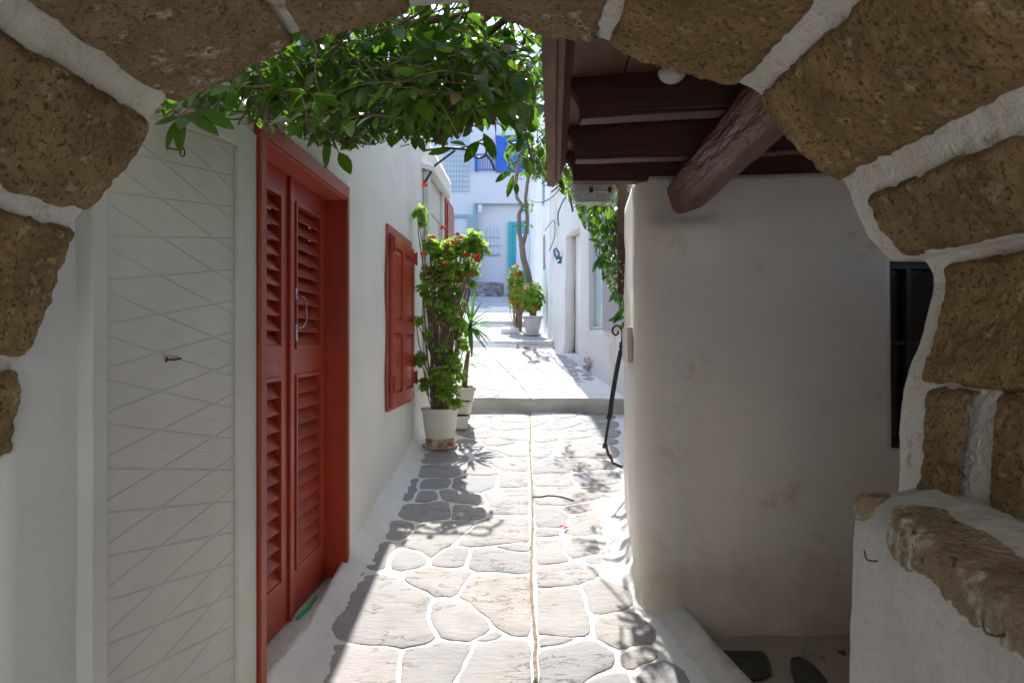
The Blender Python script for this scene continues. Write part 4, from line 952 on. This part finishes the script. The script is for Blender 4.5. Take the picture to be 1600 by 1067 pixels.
for k in range(20):
    Y = lerp(1.335, 1.44, k / 19); xe, ze = edge(Y); t = math.sin(math.pi * (k + .8) / 20.6) ** .5; pp.append((xe + .032, Y, ze - .020)); rr2.append((.034 * t + .002, .028 * t + .002))
rock('ledge_stone', pp, rr2, ledge_m, LWl, 9, 26, .30)
for (px, py, Y) in ((1370, 868, 1.27), (1545, 980, .855)):
    xe, ze = edge(Y); z = H - (py - 533.5) / F * Y; x = xe - .015; mb = MB()
    mb.tube([(x - .010, Y + .003, z + .009), (x - .009, Y + .002, z), (x - .008, Y + .001, z - .005), (x - .005, Y, z - .008), (x + .002, Y - .004, z - .009), (x + .012, Y - .006, z - .007)], .0016, 6); mb.build('hook', rust, LWl, smooth=60)

# ------------------------------------------------------------------ foliage builders
def frame(d, up):
    d = d.normalized(); s_ = d.cross(up)
    if s_.length < 1e-4: s_ = d.orthogonal()
    s_.normalize(); n = s_.cross(d); return d, s_, n
ST_ = [(0, 0), (.12, .42), (.32, .88), (.55, 1.0), (.78, .70), (.92, .30), (1.0, 0)]
def leaf(mb, p, d, up, L, W, fold=.25, droop=.25, tint=None):
    d, s_, n = frame(d, up); mb.tint = R() if tint is None else tint
    c = []; l = []; r = []; tw = U(-.3, .3)
    for t, w_ in ST_:
        q = p + d * (L * t) - n * (droop * L * t * t); ss = s_ * math.cos(tw * t) + n * math.sin(tw * t)
        c.append(mb.vert(q))
        if w_ > 0:
            l.append(mb.vert(q + ss * (W * w_ * .5) + n * (fold * W * w_ * .5))); r.append(mb.vert(q - ss * (W * w_ * .5) + n * (fold * W * w_ * .5)))
        else: l.append(c[-1]); r.append(c[-1])
    for i in range(len(ST_) - 1):
        for a in ((c[i], c[i + 1], l[i + 1], l[i]), (c[i], r[i], r[i + 1], c[i + 1])):
            q = [];
            for x in a:
                if x not in q: q.append(x)
            if len(q) > 2: mb.face(*q)
def rv(): 
    return Vector((random.gauss(0, 1), random.gauss(0, 1), random.gauss(0, 1))).normalized()
def px_of(p): return 800 + p.x / p.y * F, 533.5 - (p.z - H) / p.y * F
def twig(lf, st, p, d, L, LL, step=.045, dens=1.0, ok=None, r0=.0035, droop=.02, old=None):
    pts = [p.copy()]; n = max(3, int(L / step)); d = d.normalized(); side = 1
    for k in range(n):
        d = (d + rv() * .22 + Vector((0, 0, -droop * 3))).normalized(); q = pts[-1] + d * step
        if ok and not ok(q): break
        pts.append(q)
        if k > 0 and R() < dens:
            for sgn in ((1, -1) if R() < .6 else (side,)):
                s_ = d.cross(Vector((0, 0, 1)));
                if s_.length < .05: s_ = rv()
                s_.normalize(); ld = (d * U(.3, .9) + s_ * sgn * U(.5, 1) + Vector((0, 0, U(-.9, .15)))).normalized(); l_ = LL * U(.55, 1.1)
                tip = q + ld * l_ + Vector((0, 0, -.3 * l_))
                if ok and not ok(tip): continue
                tgt = old if (old is not None and R() < .03) else lf
                leaf(tgt, q + ld * .012, ld, Vector((U(-.5, .5), U(-.5, .5), 1)), l_, l_ * U(.38, .55), U(.05, .4), U(.0, .5))
            side = -side
    if len(pts) > 1: st.tube(pts, [r0 * lerp(1, .45, i / (len(pts) - 1)) for i in range(len(pts))], 5, cap=False)
    return pts

# ---- the overhead vine
VN = thing('climbing_vine', (-.5, 3, H + 1), 'dense dark green climbing vine hanging overhead between the red door and the balcony', 'vine')
lf = MB(); st = MB(); old = MB(); br = MB()
LC = [(225, 190), (262, 212), (300, 200), (345, 185), (400, 200), (440, 208), (470, 216), (505, 226), (550, 232), (580, 224), (640, 226), (700, 222), (742, 205), (775, 195), (800, 235), (850, 285), (870, 290)]
def ok1(q):
    if q.y < 1.75 or q.z < H + .45 or q.x < XL(q.y) + .02: return False
    if q.x > fx(max(1.5, q.y)) - .03 and q.y < 4.1 and q.z < H + 1.25: return False
    x, y = px_of(q)
    if x > 590 and y > 165 and q.y > 2.9 and n3(q.x, q.y, q.z, 5) > -.12: return False
    return y < interp(LC, x) + 4
for k in range(760):
    Y = U(1.85, 4.15); lo = interp([(1.85, .60), (2.6, .70), (3.4, .88), (4.2, .98)], Y)
    p = Vector((U(-1.08, .2), Y, H + lo + abs(random.gauss(0, .26)))); 
    d = Vector((U(-1, 1), U(-1, .6), U(-.35, .25)))
    if ok1(p): twig(lf, st, p, d, U(.2, .55), U(.055, .12), ok=ok1, old=old, droop=.02, r0=.003)
for k in range(230):                                  # the thick upper layer that keeps the sky out
    p = Vector((U(-1.15, .1), U(1.9, 4.2), H + U(1.05, 1.65)))
    if ok1(p): twig(lf, st, p, Vector((U(-1, 1), U(-1, 1), U(-.2, .2))), U(.25, .5), U(.09, .13), ok=ok1, droop=.0)
for k in range(90):                                   # leafless hanging and crossing runners
    Y = U(2.0, 3.9); p = Vector((U(-1.0, .1), Y, H + U(.8, 1.2)))
    pts = [p]; d = Vector((U(-1, 1), U(-1, 1), U(-.3, .2))).normalized()
    for q in range(int(U(8, 22))):
        d = (d + rv() * .25).normalized(); nx_ = pts[-1] + d * .05
        if not ok1(nx_): break
        pts.append(nx_)
    if len(pts) > 3: st.tube(pts, U(.002, .0045), 5, cap=False)
br = MB(); br.tube(pth([(790, 30, 2.3), (740, 72, 2.4), (700, 95, 2.5), (660, 108, 2.55), (620, 108, 2.6), (590, 112, 2.65), (560, 118, 2.7)]), [.012, .013, .014, .013, .011, .009, .006], 8); br.build('branch', barkm, VN, smooth=60)
br = MB(); br.tube(pth([(738, 22, 2.5), (700, 28, 2.5), (660, 34, 2.5), (620, 44, 2.5)]), [.012, .014, .015, .013], 8); br.build('branch', barkm, VN, smooth=60)
br = MB(); br.tube(pth([(608, 40, 2.55), (612, 70, 2.55), (618, 105, 2.6)]), [.013, .014, .014], 8); br.build('branch', barkm, VN, smooth=60)
br = MB(); br.tube(pth([(642, 110, 2.7), (634, 145, 2.7), (630, 175, 2.72), (632, 205, 2.75)]), [.009, .008, .007, .005], 8); br.build('branch', barkm, VN, smooth=60)
br = MB(); br.tube(pth([(455, 88, 2.3), (490, 100, 2.3), (520, 112, 2.35)]), [.007, .007, .004], 7); br.build('branch', barkm, VN, smooth=60)
br = MB(); br.tube(pth([(800, 60, 3.6), (815, 130, 3.8), (820, 200, 3.95), (830, 250, 4.1)]), [.01, .01, .009, .007], 7); br.build('branch', barkm, VN, smooth=60)
# the hanging sprig at the far left and lower fringe sprigs
def sprig(pts, leaves, Y, LLs):
    v = pth([(x, y, Y + dy) for x, y, dy in pts]); st.tube(v, [.0035 * lerp(1, .6, i / (len(v) - 1)) for i in range(len(v))], 5, cap=False)
    for (x0, y0, x1, y1, w_) in leaves:
        a = P(x0, y0, Y); b = P(x1, y1, Y + U(-.06, .06)); L = (b - a).length; leaf(lf, a, b - a, Vector((U(-.6, .6), -1, .5)), L, L * w_, U(.1, .35), U(-.05, .15), U(.1, .6))
sprig([(345, 150, .1), (325, 168, .05), (300, 178, 0), (284, 182, 0), (270, 172, 0), (266, 162, 0)], [(282, 183, 238, 193, .42), (282, 185, 256, 235, .40), (286, 186, 282, 240, .40), (294, 176, 342, 212, .28), (310, 168, 365, 200, .30), (300, 168, 318, 150, .5), (318, 165, 345, 130, .5), (292, 170, 285, 150, .35), (305, 160, 330, 120, .45)], 2.0, .1)
sprig([(498, 180, .2), (510, 200, .1), (522, 222, 0), (532, 246, 0)], [(513, 205, 510, 266, .24), (530, 238, 548, 272, .45), (505, 195, 480, 232, .4), (522, 228, 500, 225, .4), (530, 235, 560, 222, .3), (500, 190, 520, 160, .4)], 2.45, .1)
sprig([(760, 215, .2), (735, 228, 0), (710, 234, 0), (690, 230, 0)], [(705, 233, 668, 240, .42), (700, 228, 680, 222, .42), (728, 228, 702, 218, .4), (750, 220, 722, 253, .48), (755, 208, 776, 250, .40)], 2.6, .1)
sprig([(800, 250, .1), (803, 265, .05), (808, 275, 0)], [(800, 268, 772, 284, .35), (803, 272, 793, 310, .28), (808, 285, 806, 305, .5), (812, 262, 835, 258, .4), (818, 245, 830, 275, .4), (798, 255, 790, 240, .4)], 3.4, .1)
sprig([(640, 185, .2), (648, 205, .1), (655, 215, 0)], [(645, 200, 650, 235, .5), (655, 212, 662, 240, .45), (640, 195, 615, 228, .5), (660, 205, 688, 215, .4)], 2.7, .1)
merged(lf, st, 'foliage', [leafm, barkm], VN); old.build('dry_foliage', leafold, VN, smooth=60)

# ---- the vine behind the balcony, hanging at the corner
V2 = thing('climbing_vine', (.75, 5.3, H + 1), 'bright green vine tumbling behind the bulkhead lamp at the white corner, with cream blossoms', 'vine')
lf = MB(); st = MB(); old = MB()
LC2 = [(780, 270), (850, 288), (875, 296), (900, 330), (925, 375), (945, 440), (960, 470), (975, 500), (985, 505)]
def ok2(q):
    if q.y < 4.15 or (q.x > .70 and q.y < 5.2) or (q.y > 5.2 and q.x > 1.25): return False
    x, y = px_of(q)
    if x < 786: return False
    return y < interp(LC2, x) + 3
for k in range(270):
    Y = U(5.2, 6.2); p = Vector((U(.60, .98), Y, H + U(.15, 1.6)))
    if ok2(p): twig(lf, st, p, Vector((U(-1, .4), U(-1, .3), U(-1, .2))), U(.15, .4), U(.07, .12), ok=ok2, old=old, droop=.05)
for k in range(45):
    Y = U(4.25, 4.75); p = Vector((U(.1, .8), Y, H + U(1.05, 1.6)))
    if ok2(p): twig(lf, st, p, Vector((U(-1, 1), U(-1, 1), U(-.6, .2))), U(.2, .5), U(.07, .11), ok=ok2, droop=.04)
for k in range(130):
    p = Vector((U(-.02, .5), U(4.12, 4.8), H + U(1.05, 2.3)))
    twig(lf, st, p, Vector((U(-1, 1), U(-1, 1), U(-.5, .3))), U(.2, .45), U(.07, .11), ok=ok2, droop=.03)
for k in range(64):                                   # high shoots reaching over the alley: they dapple the paving
    p = Vector((U(.30, .85), U(7.5, 8.4), H + U(2.05, 2.3))) if k < 40 else Vector((U(.42, .66), U(6.3, 6.6), H + U(1.6, 1.75))) if k < 56 else Vector((U(.5, .75), U(5.2, 5.4), H + U(1.45, 1.6)))
    twig(lf, st, p, Vector((U(-1, 1), U(-.6, .6), U(-.3, .3))), U(.12, .26), U(.06, .10), ok=lambda q: px_of(q)[1] < 290 and px_of(q)[0] > 830, droop=.0)
st.tube(pth([(985, 430, 5.4), (965, 425, 5.4), (950, 432, 5.4), (940, 436, 5.4)]), [.012, .012, .010, .007], 7)
st.tube(pth([(982, 520, 5.25), (978, 470, 5.3), (968, 400, 5.4), (950, 340, 5.4), (935, 290, 5.4), (930, 230, 5.5)]), [.009, .009, .009, .008, .007, .006], 7)
for a in (((862, 300, 6.0), (900, 270, 5.6), (930, 250, 5.4)), ((890, 300, 5.2), (895, 330, 5.2), (888, 300, 5.0))): st.tube(pth(a), .008, 6)
for (x0, y0, x1, y1) in ((978, 445, 950, 470), (975, 480, 958, 505), (978, 495, 950, 500), (978, 500, 970, 515), (985, 455, 990, 440), (945, 395, 930, 415), (940, 380, 920, 372), (938, 360, 922, 352), (940, 400, 925, 425)):
    a = P(x0, y0, 5.25); b = P(x1, y1, 5.2); L = (b - a).length; leaf(lf, a, b - a, Vector((U(-.6, .6), -1, .8)), L, L * .32, .2, .1, U(.4, 1))
merged(lf, st, 'foliage', [leafm, barkm], V2); old.build('dry_foliage', leafold, V2, smooth=60)
mb = MB()
for k in range(70):
    a = P(U(950, 982), U(405, 452), U(5.1, 5.25)); a += rv() * .01; d = Vector((U(-1, .6), U(-1, .4), U(-1, .1))); leaf(mb, a, d, rv(), U(.018, .034), U(.008, .014), .2, .3)
mb.build('blossom', whitefl, V2, smooth=60)

# ---- geraniums
def gleaf(mb, p, n, r):
    n = n.normalized(); a = n.orthogonal().normalized(); b = n.cross(a); mb.tint = R(); c = mb.vert(p); rim = []; ph = U(0, 6.28); K = 14
    for k in range(K):
        t = ph + 2 * math.pi * k / K; rr_2 = r * (.86 + .14 * math.cos(t * 5)) * (.55 if k == 0 else 1) ; rim.append(mb.vert(p + (a * math.cos(t) + b * math.sin(t)) * rr_2 + n * (r * .22 + r * .10 * math.cos(t * 5 + 1))))
    mid = []
    for k in range(K): q = mb.v[rim[k]]; mid.append(mb.vert(Vector(q).lerp(p, .5) - n * r * .04))
    for k in range(K): mb.face(c, mid[k], mid[(k + 1) % K]); mb.face(mid[k], rim[k], rim[(k + 1) % K], mid[(k + 1) % K])
def umbel(mb, p, r):
    for k in range(22):
        d = rv(); d.z = abs(d.z) * .8 - .1; q = p + d * r * U(.6, 1); mb.tint = R()
        n = (d + rv() * .4).normalized(); a = n.orthogonal().normalized(); b = n.cross(a); s_ = r * U(.32, .5); c = mb.vert(q); ring = [mb.vert(q + (a * math.cos(t) + b * math.sin(t)) * s_ * (.6 + .4 * abs(math.cos(t * 2.5)))) for t in [2 * math.pi * j / 10 for j in range(10)]]
        for j in range(10): mb.face(c, ring[j], ring[(j + 1) % 10])
def gstem(st, a, b, r0, r1, wob=.03, n=9):
    pts = []; o1 = rv() * wob; o2 = rv() * wob
    for k in range(n):
        t = k / (n - 1); pts.append(a.lerp(b, t) + o1 * math.sin(math.pi * t) + o2 * math.sin(2 * math.pi * t) * .6 + rv() * wob * .08)
    st.tube(pts, [lerp(r0, r1, k / (n - 1)) for k in range(n)], 6, cap=False); return pts
def pot_rings(mb, c, prof, n=40): mb.lathe(prof, c, n)
pc = Vector((P(687, 700, 6.22).x, 6.25, G(6.25) + .012))
PG = thing('potted_geranium', pc, 'tall leggy geranium with orange red flowers in a white pot against the left wall', 'potted plant')
mb = MB(); pot_rings(mb, pc, [(.085, .0), (.118, .0), (.128, .02), (.130, .085), (.134, .095), (.150, .20), (.160, .318), (.172, .322), (.176, .332), (.176, .348), (.168, .352), (.160, .345), (.150, .30)]); mb.build('pot', potm, PG, smooth=40)
mb = MB(); pot_rings(mb, pc, [(.119, -.002), (.1295, .018), (.1325, .06), (.131, .08)]); mb.build('worn_base', potworn, PG, smooth=40)
mb = MB(); pot_rings(mb, pc - Vector((0, 0, .008)), [(.12, -.006), (.152, .0), (.160, .022), (.154, .026), (.135, .008)]); mb.build('saucer', potworn, PG, smooth=40)
mb = MB(); pot_rings(mb, pc, [(.152, .29), (.150, .315), (.05, .325)]); mb.build('soil', soil, PG, smooth=60)
lf = MB(); st = MB(); fl_ = MB(); top = pc + Vector((0, 0, .32))
tips = []
def cl(px, py, Y, r): return P(px, py, Y), r
clumps = [(655, 330, 6.15, .06, 12), (662, 345, 6.2, .05, 8), (672, 385, 6.2, .09, 26), (690, 395, 6.3, .12, 60), (715, 385, 6.25, .12, 56), (740, 376, 6.3, .10, 48), (750, 390, 6.25, .08, 34), (700, 420, 6.2, .14, 90), (730, 422, 6.35, .12, 56), (675, 430, 6.3, .11, 45), (665, 455, 6.1, .08, 22), (700, 455, 6.2, .12, 55), (735, 445, 6.3, .05, 10),
          (700, 485, 6.15, .10, 30), (715, 510, 6.2, .08, 18), (722, 540, 6.3, .07, 14), (718, 585, 6.2, .07, 16), (680, 480, 6.1, .09, 18), (720, 480, 6.4, .07, 10), (690, 500, 6.2, .09, 12), (655, 500, 6.1, .05, 5), (655, 560, 6.05, .07, 20), (665, 600, 6.05, .07, 14), (690, 590, 6.0, .11, 34), (700, 615, 6.0, .10, 34), (710, 570, 6.1, .08, 20), (690, 545, 6.1, .08, 12), (715, 630, 6.0, .05, 12), (668, 520, 6.1, .05, 6), (705, 560, 6.2, .08, 12)]
for (px, py, Y, r, n) in clumps:
    c = P(px, py, Y); n = int(n * 1.6)
    hub = [c + rv() * r * .5 for _ in range(max(2, n // 14))]
    for h_ in hub:
        base = top + Vector((U(-.07, .07), U(-.07, .07), 0))
        if py < 520:
            mid = Vector((lerp(base.x, h_.x, .35) + U(-.05, .05), lerp(base.y, h_.y, .4), lerp(base.z, h_.z, .55))); a_ = gstem(st, base, mid, .0085, .0065, .03); gstem(st, mid, h_, .0065, .004, .025)
        else: gstem(st, base, h_, .006, .0035, .05)
    for k in range(n):
        h_ = random.choice(hub); q = c + rv() * r * (R() ** .4); nn = (q - h_).normalized() + Vector((U(-.4, .4), U(-.6, .4), .8)); gleaf(lf, q, nn, U(.022, .044)); st.tube([h_, q.lerp(h_, .5) + Vector((0, 0, -.01)), q], .0014, 4, cap=False)
for k in range(22): gstem(st, top + Vector((U(-.09, .07), U(-.07, .07), -.01)), P(U(655, 735), U(420, 540), U(6.1, 6.35)), U(.006, .011), .004, .05)
for (px, py, Y, r) in ((664, 290, 6.3, .022), (693, 357, 6.1, .026), (742, 402, 6.1, .028), (746, 400, 6.12, .024), (710, 378, 6.1, .022), (720, 372, 6.1, .018), (700, 382, 6.1, .014), (661, 397, 6.05, .020), (745, 408, 6.1, .022), (715, 366, 6.2, .016), (695, 412, 6.05, .018), (728, 398, 6.1, .020), (676, 372, 6.1, .020), (733, 430, 6.1, .016)):
    p = P(px, py, Y); fl_ = MB(); umbel(fl_, p, r * 1.45); fl_.build('flower', redfl, PG); gstem(st, p + Vector((U(-.05, .03), .03, -.14)), p, .002, .0015, .01)
lf.build('foliage', gerleaf, PG, smooth=60); st.build('stem', stemm, PG, smooth=60)
yl = mat('yellow_leaf', (.55, .42, .03), None, rough=.6, trans=.4, tcol=(.8, .6, .05))
for k in range(14):
    mb = MB(); gleaf(mb, P(U(665, 740), U(380, 480), U(6.1, 6.2)), rv(), U(.02, .032)); mb.build('yellow_leaf', yl, PG)

# stacked planters and yucca
yb_ = Vector((P(724, 640, 6.85).x, 6.85, G(6.85)))
def planter(z, dx, dy, rot, label):
    T = thing('planter', (yb_.x + dx, yb_.y + dy, z), label, 'planter', 'stacked planters by the step'); mb = MB(); c, s_ = math.cos(rot), math.sin(rot)
    def f(x, y, zz): return (yb_.x + dx + x * c - y * s_, yb_.y + dy + x * s_ + y * c, z + zz)
    def tap(w0, d0, w1, d1, z0, z1):
        mb.hexa([f(-w0, -d0, z0), f(w0, -d0, z0), f(w0, d0, z0), f(-w0, d0, z0), f(-w1, -d1, z1), f(w1, -d1, z1), f(w1, d1, z1), f(-w1, d1, z1)])
    tap(.080, .13, .094, .15, 0, .10); tap(.108, .165, .108, .165, .1005, .128); mb.build('trough', potm, T, bevel=.004)
    mb = MB(); tap(.086, .14, .086, .14, .1285, .134); mb.build('soil', soil, T)
planter(yb_.z + .005, -.04, 0, .05, 'lowest of the three white planters stacked behind the geranium pot')
planter(yb_.z + .145, -.02, .02, -.08, 'middle white planter of the stack behind the geranium pot')
planter(yb_.z + .285, .01, 0, .12, 'top white planter of the stack, holding the yucca')
yt = yb_ + Vector((.01, 0, .42)); YU = thing('yucca', yt, 'spiky green yucca growing from the top planter beside the tall geranium', 'plant')
mb = MB(); mb.tube([yt, yt + Vector((.01, 0, .12)), yt + Vector((.03, -.02, .28)), yt + Vector((.045, -.02, .36))], [.030, .028, .022, .015], 10); mb.build('stem', stemm, YU, smooth=60)
lf = MB(); hc = P(734, 512, 6.83)
def blade(mb, p, d, L, W, droop):
    d, s_, n = frame(d, Vector((0, 0, 1))); mb.tint = R(); prev = None; K = 7
    for k in range(K + 1):
        t = k / K; q = p + d * L * t + Vector((0, 0, -1)) * droop * L * t * t; w_ = W * (math.sin(math.pi * min(1, t * .85 + .12)) ** .7 if t < 1 else .02)
        a = mb.vert(q + s_ * w_ / 2 + n * w_ * .25); b = mb.vert(q); c = mb.vert(q - s_ * w_ / 2 + n * w_ * .25)
        if prev: mb.face(prev[0], prev[1], b, a); mb.face(prev[1], prev[2], c, b)
        prev = (a, b, c)
for (px, py) in ((741, 448), (748, 450), (716, 462), (757, 470), (769, 490), (708, 480), (725, 455), (768, 510), (765, 535), (750, 540), (735, 556), (705, 500), (760, 548), (722, 545), (712, 530)):
    b = P(px, py, 6.83 + U(-.25, .25)); d = b - hc; blade(lf, hc + rv() * .015, d + Vector((0, 0, .05)), d.length * 1.05, .034, .12)
for k in range(26):
    a = U(0, 6.28); e = U(-.6, .9); d = Vector((math.cos(a) * math.cos(e), math.sin(a) * math.cos(e), math.sin(e))); blade(lf, hc + rv() * .02, d, U(.18, .34), .028, U(.1, .4))
for k in range(12):
    a = U(0, 6.28); d = Vector((math.cos(a), math.sin(a), U(-.1, .5))); blade(lf, P(U(722, 735), U(548, 572), 6.8), d, U(.15, .28), .02, .3)
lf.build('foliage', yuccam, YU, smooth=60)

# far potted geranium, tree, rocks
p2 = Vector((P(832, 0, 11.7).x, 11.72, G(11.72) + .01)); G2 = thing('potted_geranium', p2, 'geranium with small red flowers in a wide grey pot on the upper terrace', 'potted plant')
mb = MB(); pot_rings(mb, p2, [(.06, .03), (.115, .03), (.135, .15), (.155, .28), (.165, .285), (.182, .30), (.182, .325), (.165, .328), (.155, .30)]); mb.build('pot', claypot, G2, smooth=40)
mb = MB(); pot_rings(mb, p2, [(.15, 0), (.16, .012), (.155, .03), (.10, .029)]); mb.build('saucer', claypot, G2, smooth=40)
mb = MB(); pot_rings(mb, p2, [(.15, .28), (.15, .30), (.02, .305)]); mb.build('soil', soil, G2)
def bush(T, c, rx, ry, rz, n, nf, base, size, fsz, stems=14):
    lf = MB(); st = MB(); fl_ = MB()
    for k in range(stems): q = c + Vector((U(-rx, rx) * .7, U(-ry, ry) * .7, U(-rz, rz) * .7)); gstem(st, base + Vector((U(-.05, .05), U(-.05, .05), 0)), q, .008, .004, .04)
    for k in range(n):
        d = rv(); f_ = .45 + .55 * R() ** .5; bump_ = 1 + .35 * mn.noise(d * 2.2 + c); q = c + Vector((d.x * rx, d.y * ry, d.z * rz)) * f_ * bump_; gleaf(lf, q, d + Vector((0, -.3, .7)), U(.7, 1.3) * size)
    for k in range(nf):
        d = rv(); d.y = -abs(d.y); q = c + Vector((d.x * rx, d.y * ry, d.z * rz)) * U(.85, 1.1); fl_ = MB(); umbel(fl_, q, fsz * U(.7, 1.2)); fl_.build('flower', redfl, T)
    lf.build('foliage', gerleaf, T, smooth=60); st.build('stem', stemm, T, smooth=60)
bush(G2, P(832, 466, 11.7), .20, .18, .28, 520, 9, p2 + Vector((0, 0, .3)), .034, .035)
tb = Vector((P(808, 0, 12.5).x, 12.5, G(12.5))); TR = thing('bougainvillea_tree', tb, 'slender twisted trunk tree rising beside the white house with leafy growth at its foot', 'tree')
mb = MB()
mb.tube(pth([(809, 525, 12.5), (812, 490, 12.5), (820, 470, 12.5), (828, 445, 12.5), (824, 425, 12.5), (818, 405, 12.5), (815, 380, 12.5)]), [.07, .055, .05, .062, .065, .058, .055], 10)
mb.tube(pth([(816, 385, 12.5), (811, 362, 12.5), (811, 335, 12.5), (817, 322, 12.5), (808, 310, 12.5), (805, 290, 12.5), (810, 262, 12.5), (812, 230, 12.5)]), [.045, .04, .038, .034, .034, .033, .03, .022], 9)
mb.tube(pth([(816, 385, 12.55), (822, 365, 12.5), (824, 340, 12.5), (821, 310, 12.5), (824, 285, 12.4), (831, 262, 12.4), (833, 230, 12.4)]), [.042, .036, .034, .032, .03, .028, .02], 9)
mb.tube(pth([(835, 500, 12.5), (833, 460, 12.5), (826, 430, 12.52)]), [.04, .045, .05], 8)
mb.build('trunk', trunkm, TR, smooth=60)
lf = MB(); st = MB()
for (px, py, n) in ((828, 275, 12), (826, 320, 9), (820, 348, 6), (835, 250, 22), (812, 236, 20), (822, 228, 20)):
    for k in range(n): leaf(lf, P(px, py, 12.4) + rv() * .1, rv(), rv(), U(.07, .12), .05)
merged(lf, st, 'crown', [leafm, barkm], TR)
b3 = Vector((P(806, 0, 12.2).x, 12.15, G(12.15))); B3 = thing('flowering_bush', b3, 'bush full of orange flowers at the foot of the twisted tree', 'bush')
bush(B3, P(806, 450, 12.15), .15, .2, .42, 520, 24, b3 + Vector((0, 0, .05)), .034, .038, 18)
rk = [(797, 518, 12.0, .16, .075, 'large flat whitewashed rock at the foot of the flowering bush'), (800, 506, 12.15, .12, .06, 'middle whitewashed rock behind the flat one'), (803, 497, 12.35, .09, .055, 'smallest whitewashed rock nearest the upper step')]
for px, py, Y, rx, rz, lb in rk:
    c = Vector((P(px, 0, Y).x, Y, G(Y) + rz * .6)); pp = []; q2 = []
    for k in range(14): t = math.pi * (k + .4) / 13.8; pp.append(c + Vector((0, -rx * math.cos(t) * .9, 0))); q2.append((rx * math.sin(t) + .003, rz * math.sin(t) + .003))
    tag(rock('rock', pp, q2, rocks_w, None, px, 20, .16), lb, 'rock', 'whitewashed rocks on the upper terrace')

# ---- small things lying on the paving
def onpath(px, py, dz=.012): p = gp(px, py); return Vector((p.x, p.y, -.418 + .168 * p.y + .012 * n3(p.x, p.y, 0, 2.3) + dz))
mb = MB(); mb.tube([onpath(*q) for q in ((833, 779), (845, 779.5), (856, 777.5), (868, 778), (880, 780), (896, 785))], [.005, .006, .006, .006, .007, .006], 7); tag(mb.build('fallen_twig', iron, smooth=60), 'dark crooked twig lying across the sunlit paving right of the groove', 'twig')
mb = MB()
for q in ((877, 827), (882, 830), (885, 828)): gleaf(mb, onpath(*q, .018), Vector((U(-.3, .3), U(-.5, 0), 1)), .016)
tag(mb.build('fallen_petal', pinkfl), 'fallen pink petals on the paving right of the groove', 'petals')
for q, lb in (((796, 728), 'green fallen leaf on the paving left of the groove beyond the pot'), ((828, 778), 'tiny green leaf lying in the drain groove beside the dark twig')):
    mb = MB(); leaf(mb, onpath(*q, .012), Vector((1, .2, .05)), Vector((0, 0, 1)), .07, .02, .2, .1); tag(mb.build('fallen_leaf', gerleaf, smooth=60), lb, 'leaf')
mb = MB()
for k in range(26): leaf(mb, Vector((U(.0, .75), 10.82 + U(-.06, .06), G(10.8) + .02)), Vector((U(-1, 1), U(-1, 1), .1)), Vector((0, 0, 1)), U(.04, .08), .03, .3, .2)
tag(mb.build('leaf_litter', leafold, smooth=60), 'brown dry leaves swept against the second step', 'leaf litter', kind='stuff')
# iron lamp bracket whose scroll shadow falls on the paving
mb = MB(); a = Vector((XL(6.8) + .0, 6.8, 4.25 - .75)); 
pts = [a, a + Vector((.25, -.0, .03)), a + Vector((.5, -.02, 0))]; mb.tube(pts, .014, 8)
c0 = a + Vector((.56, 0, -.0)); mb.tube([c0 + Vector((.075 * math.cos(t), 0, .075 * math.sin(t))) for t in [math.pi - k * .35 for k in range(17)]], .012, 8)
mb.tube([a + Vector((.62, 0, -.03)), a + Vector((.68, 0, -.10)), a + Vector((.72, 0, -.20))], .012, 8)
mb.tube([a + Vector((0, 0, -.35)), a + Vector((.12, 0, -.15)), a + Vector((.32, 0, .0))], .012, 8)
tag(mb.build('iron_bracket', iron, smooth=60), 'black scrolled iron bracket on top of the left wall above the hood', 'bracket')
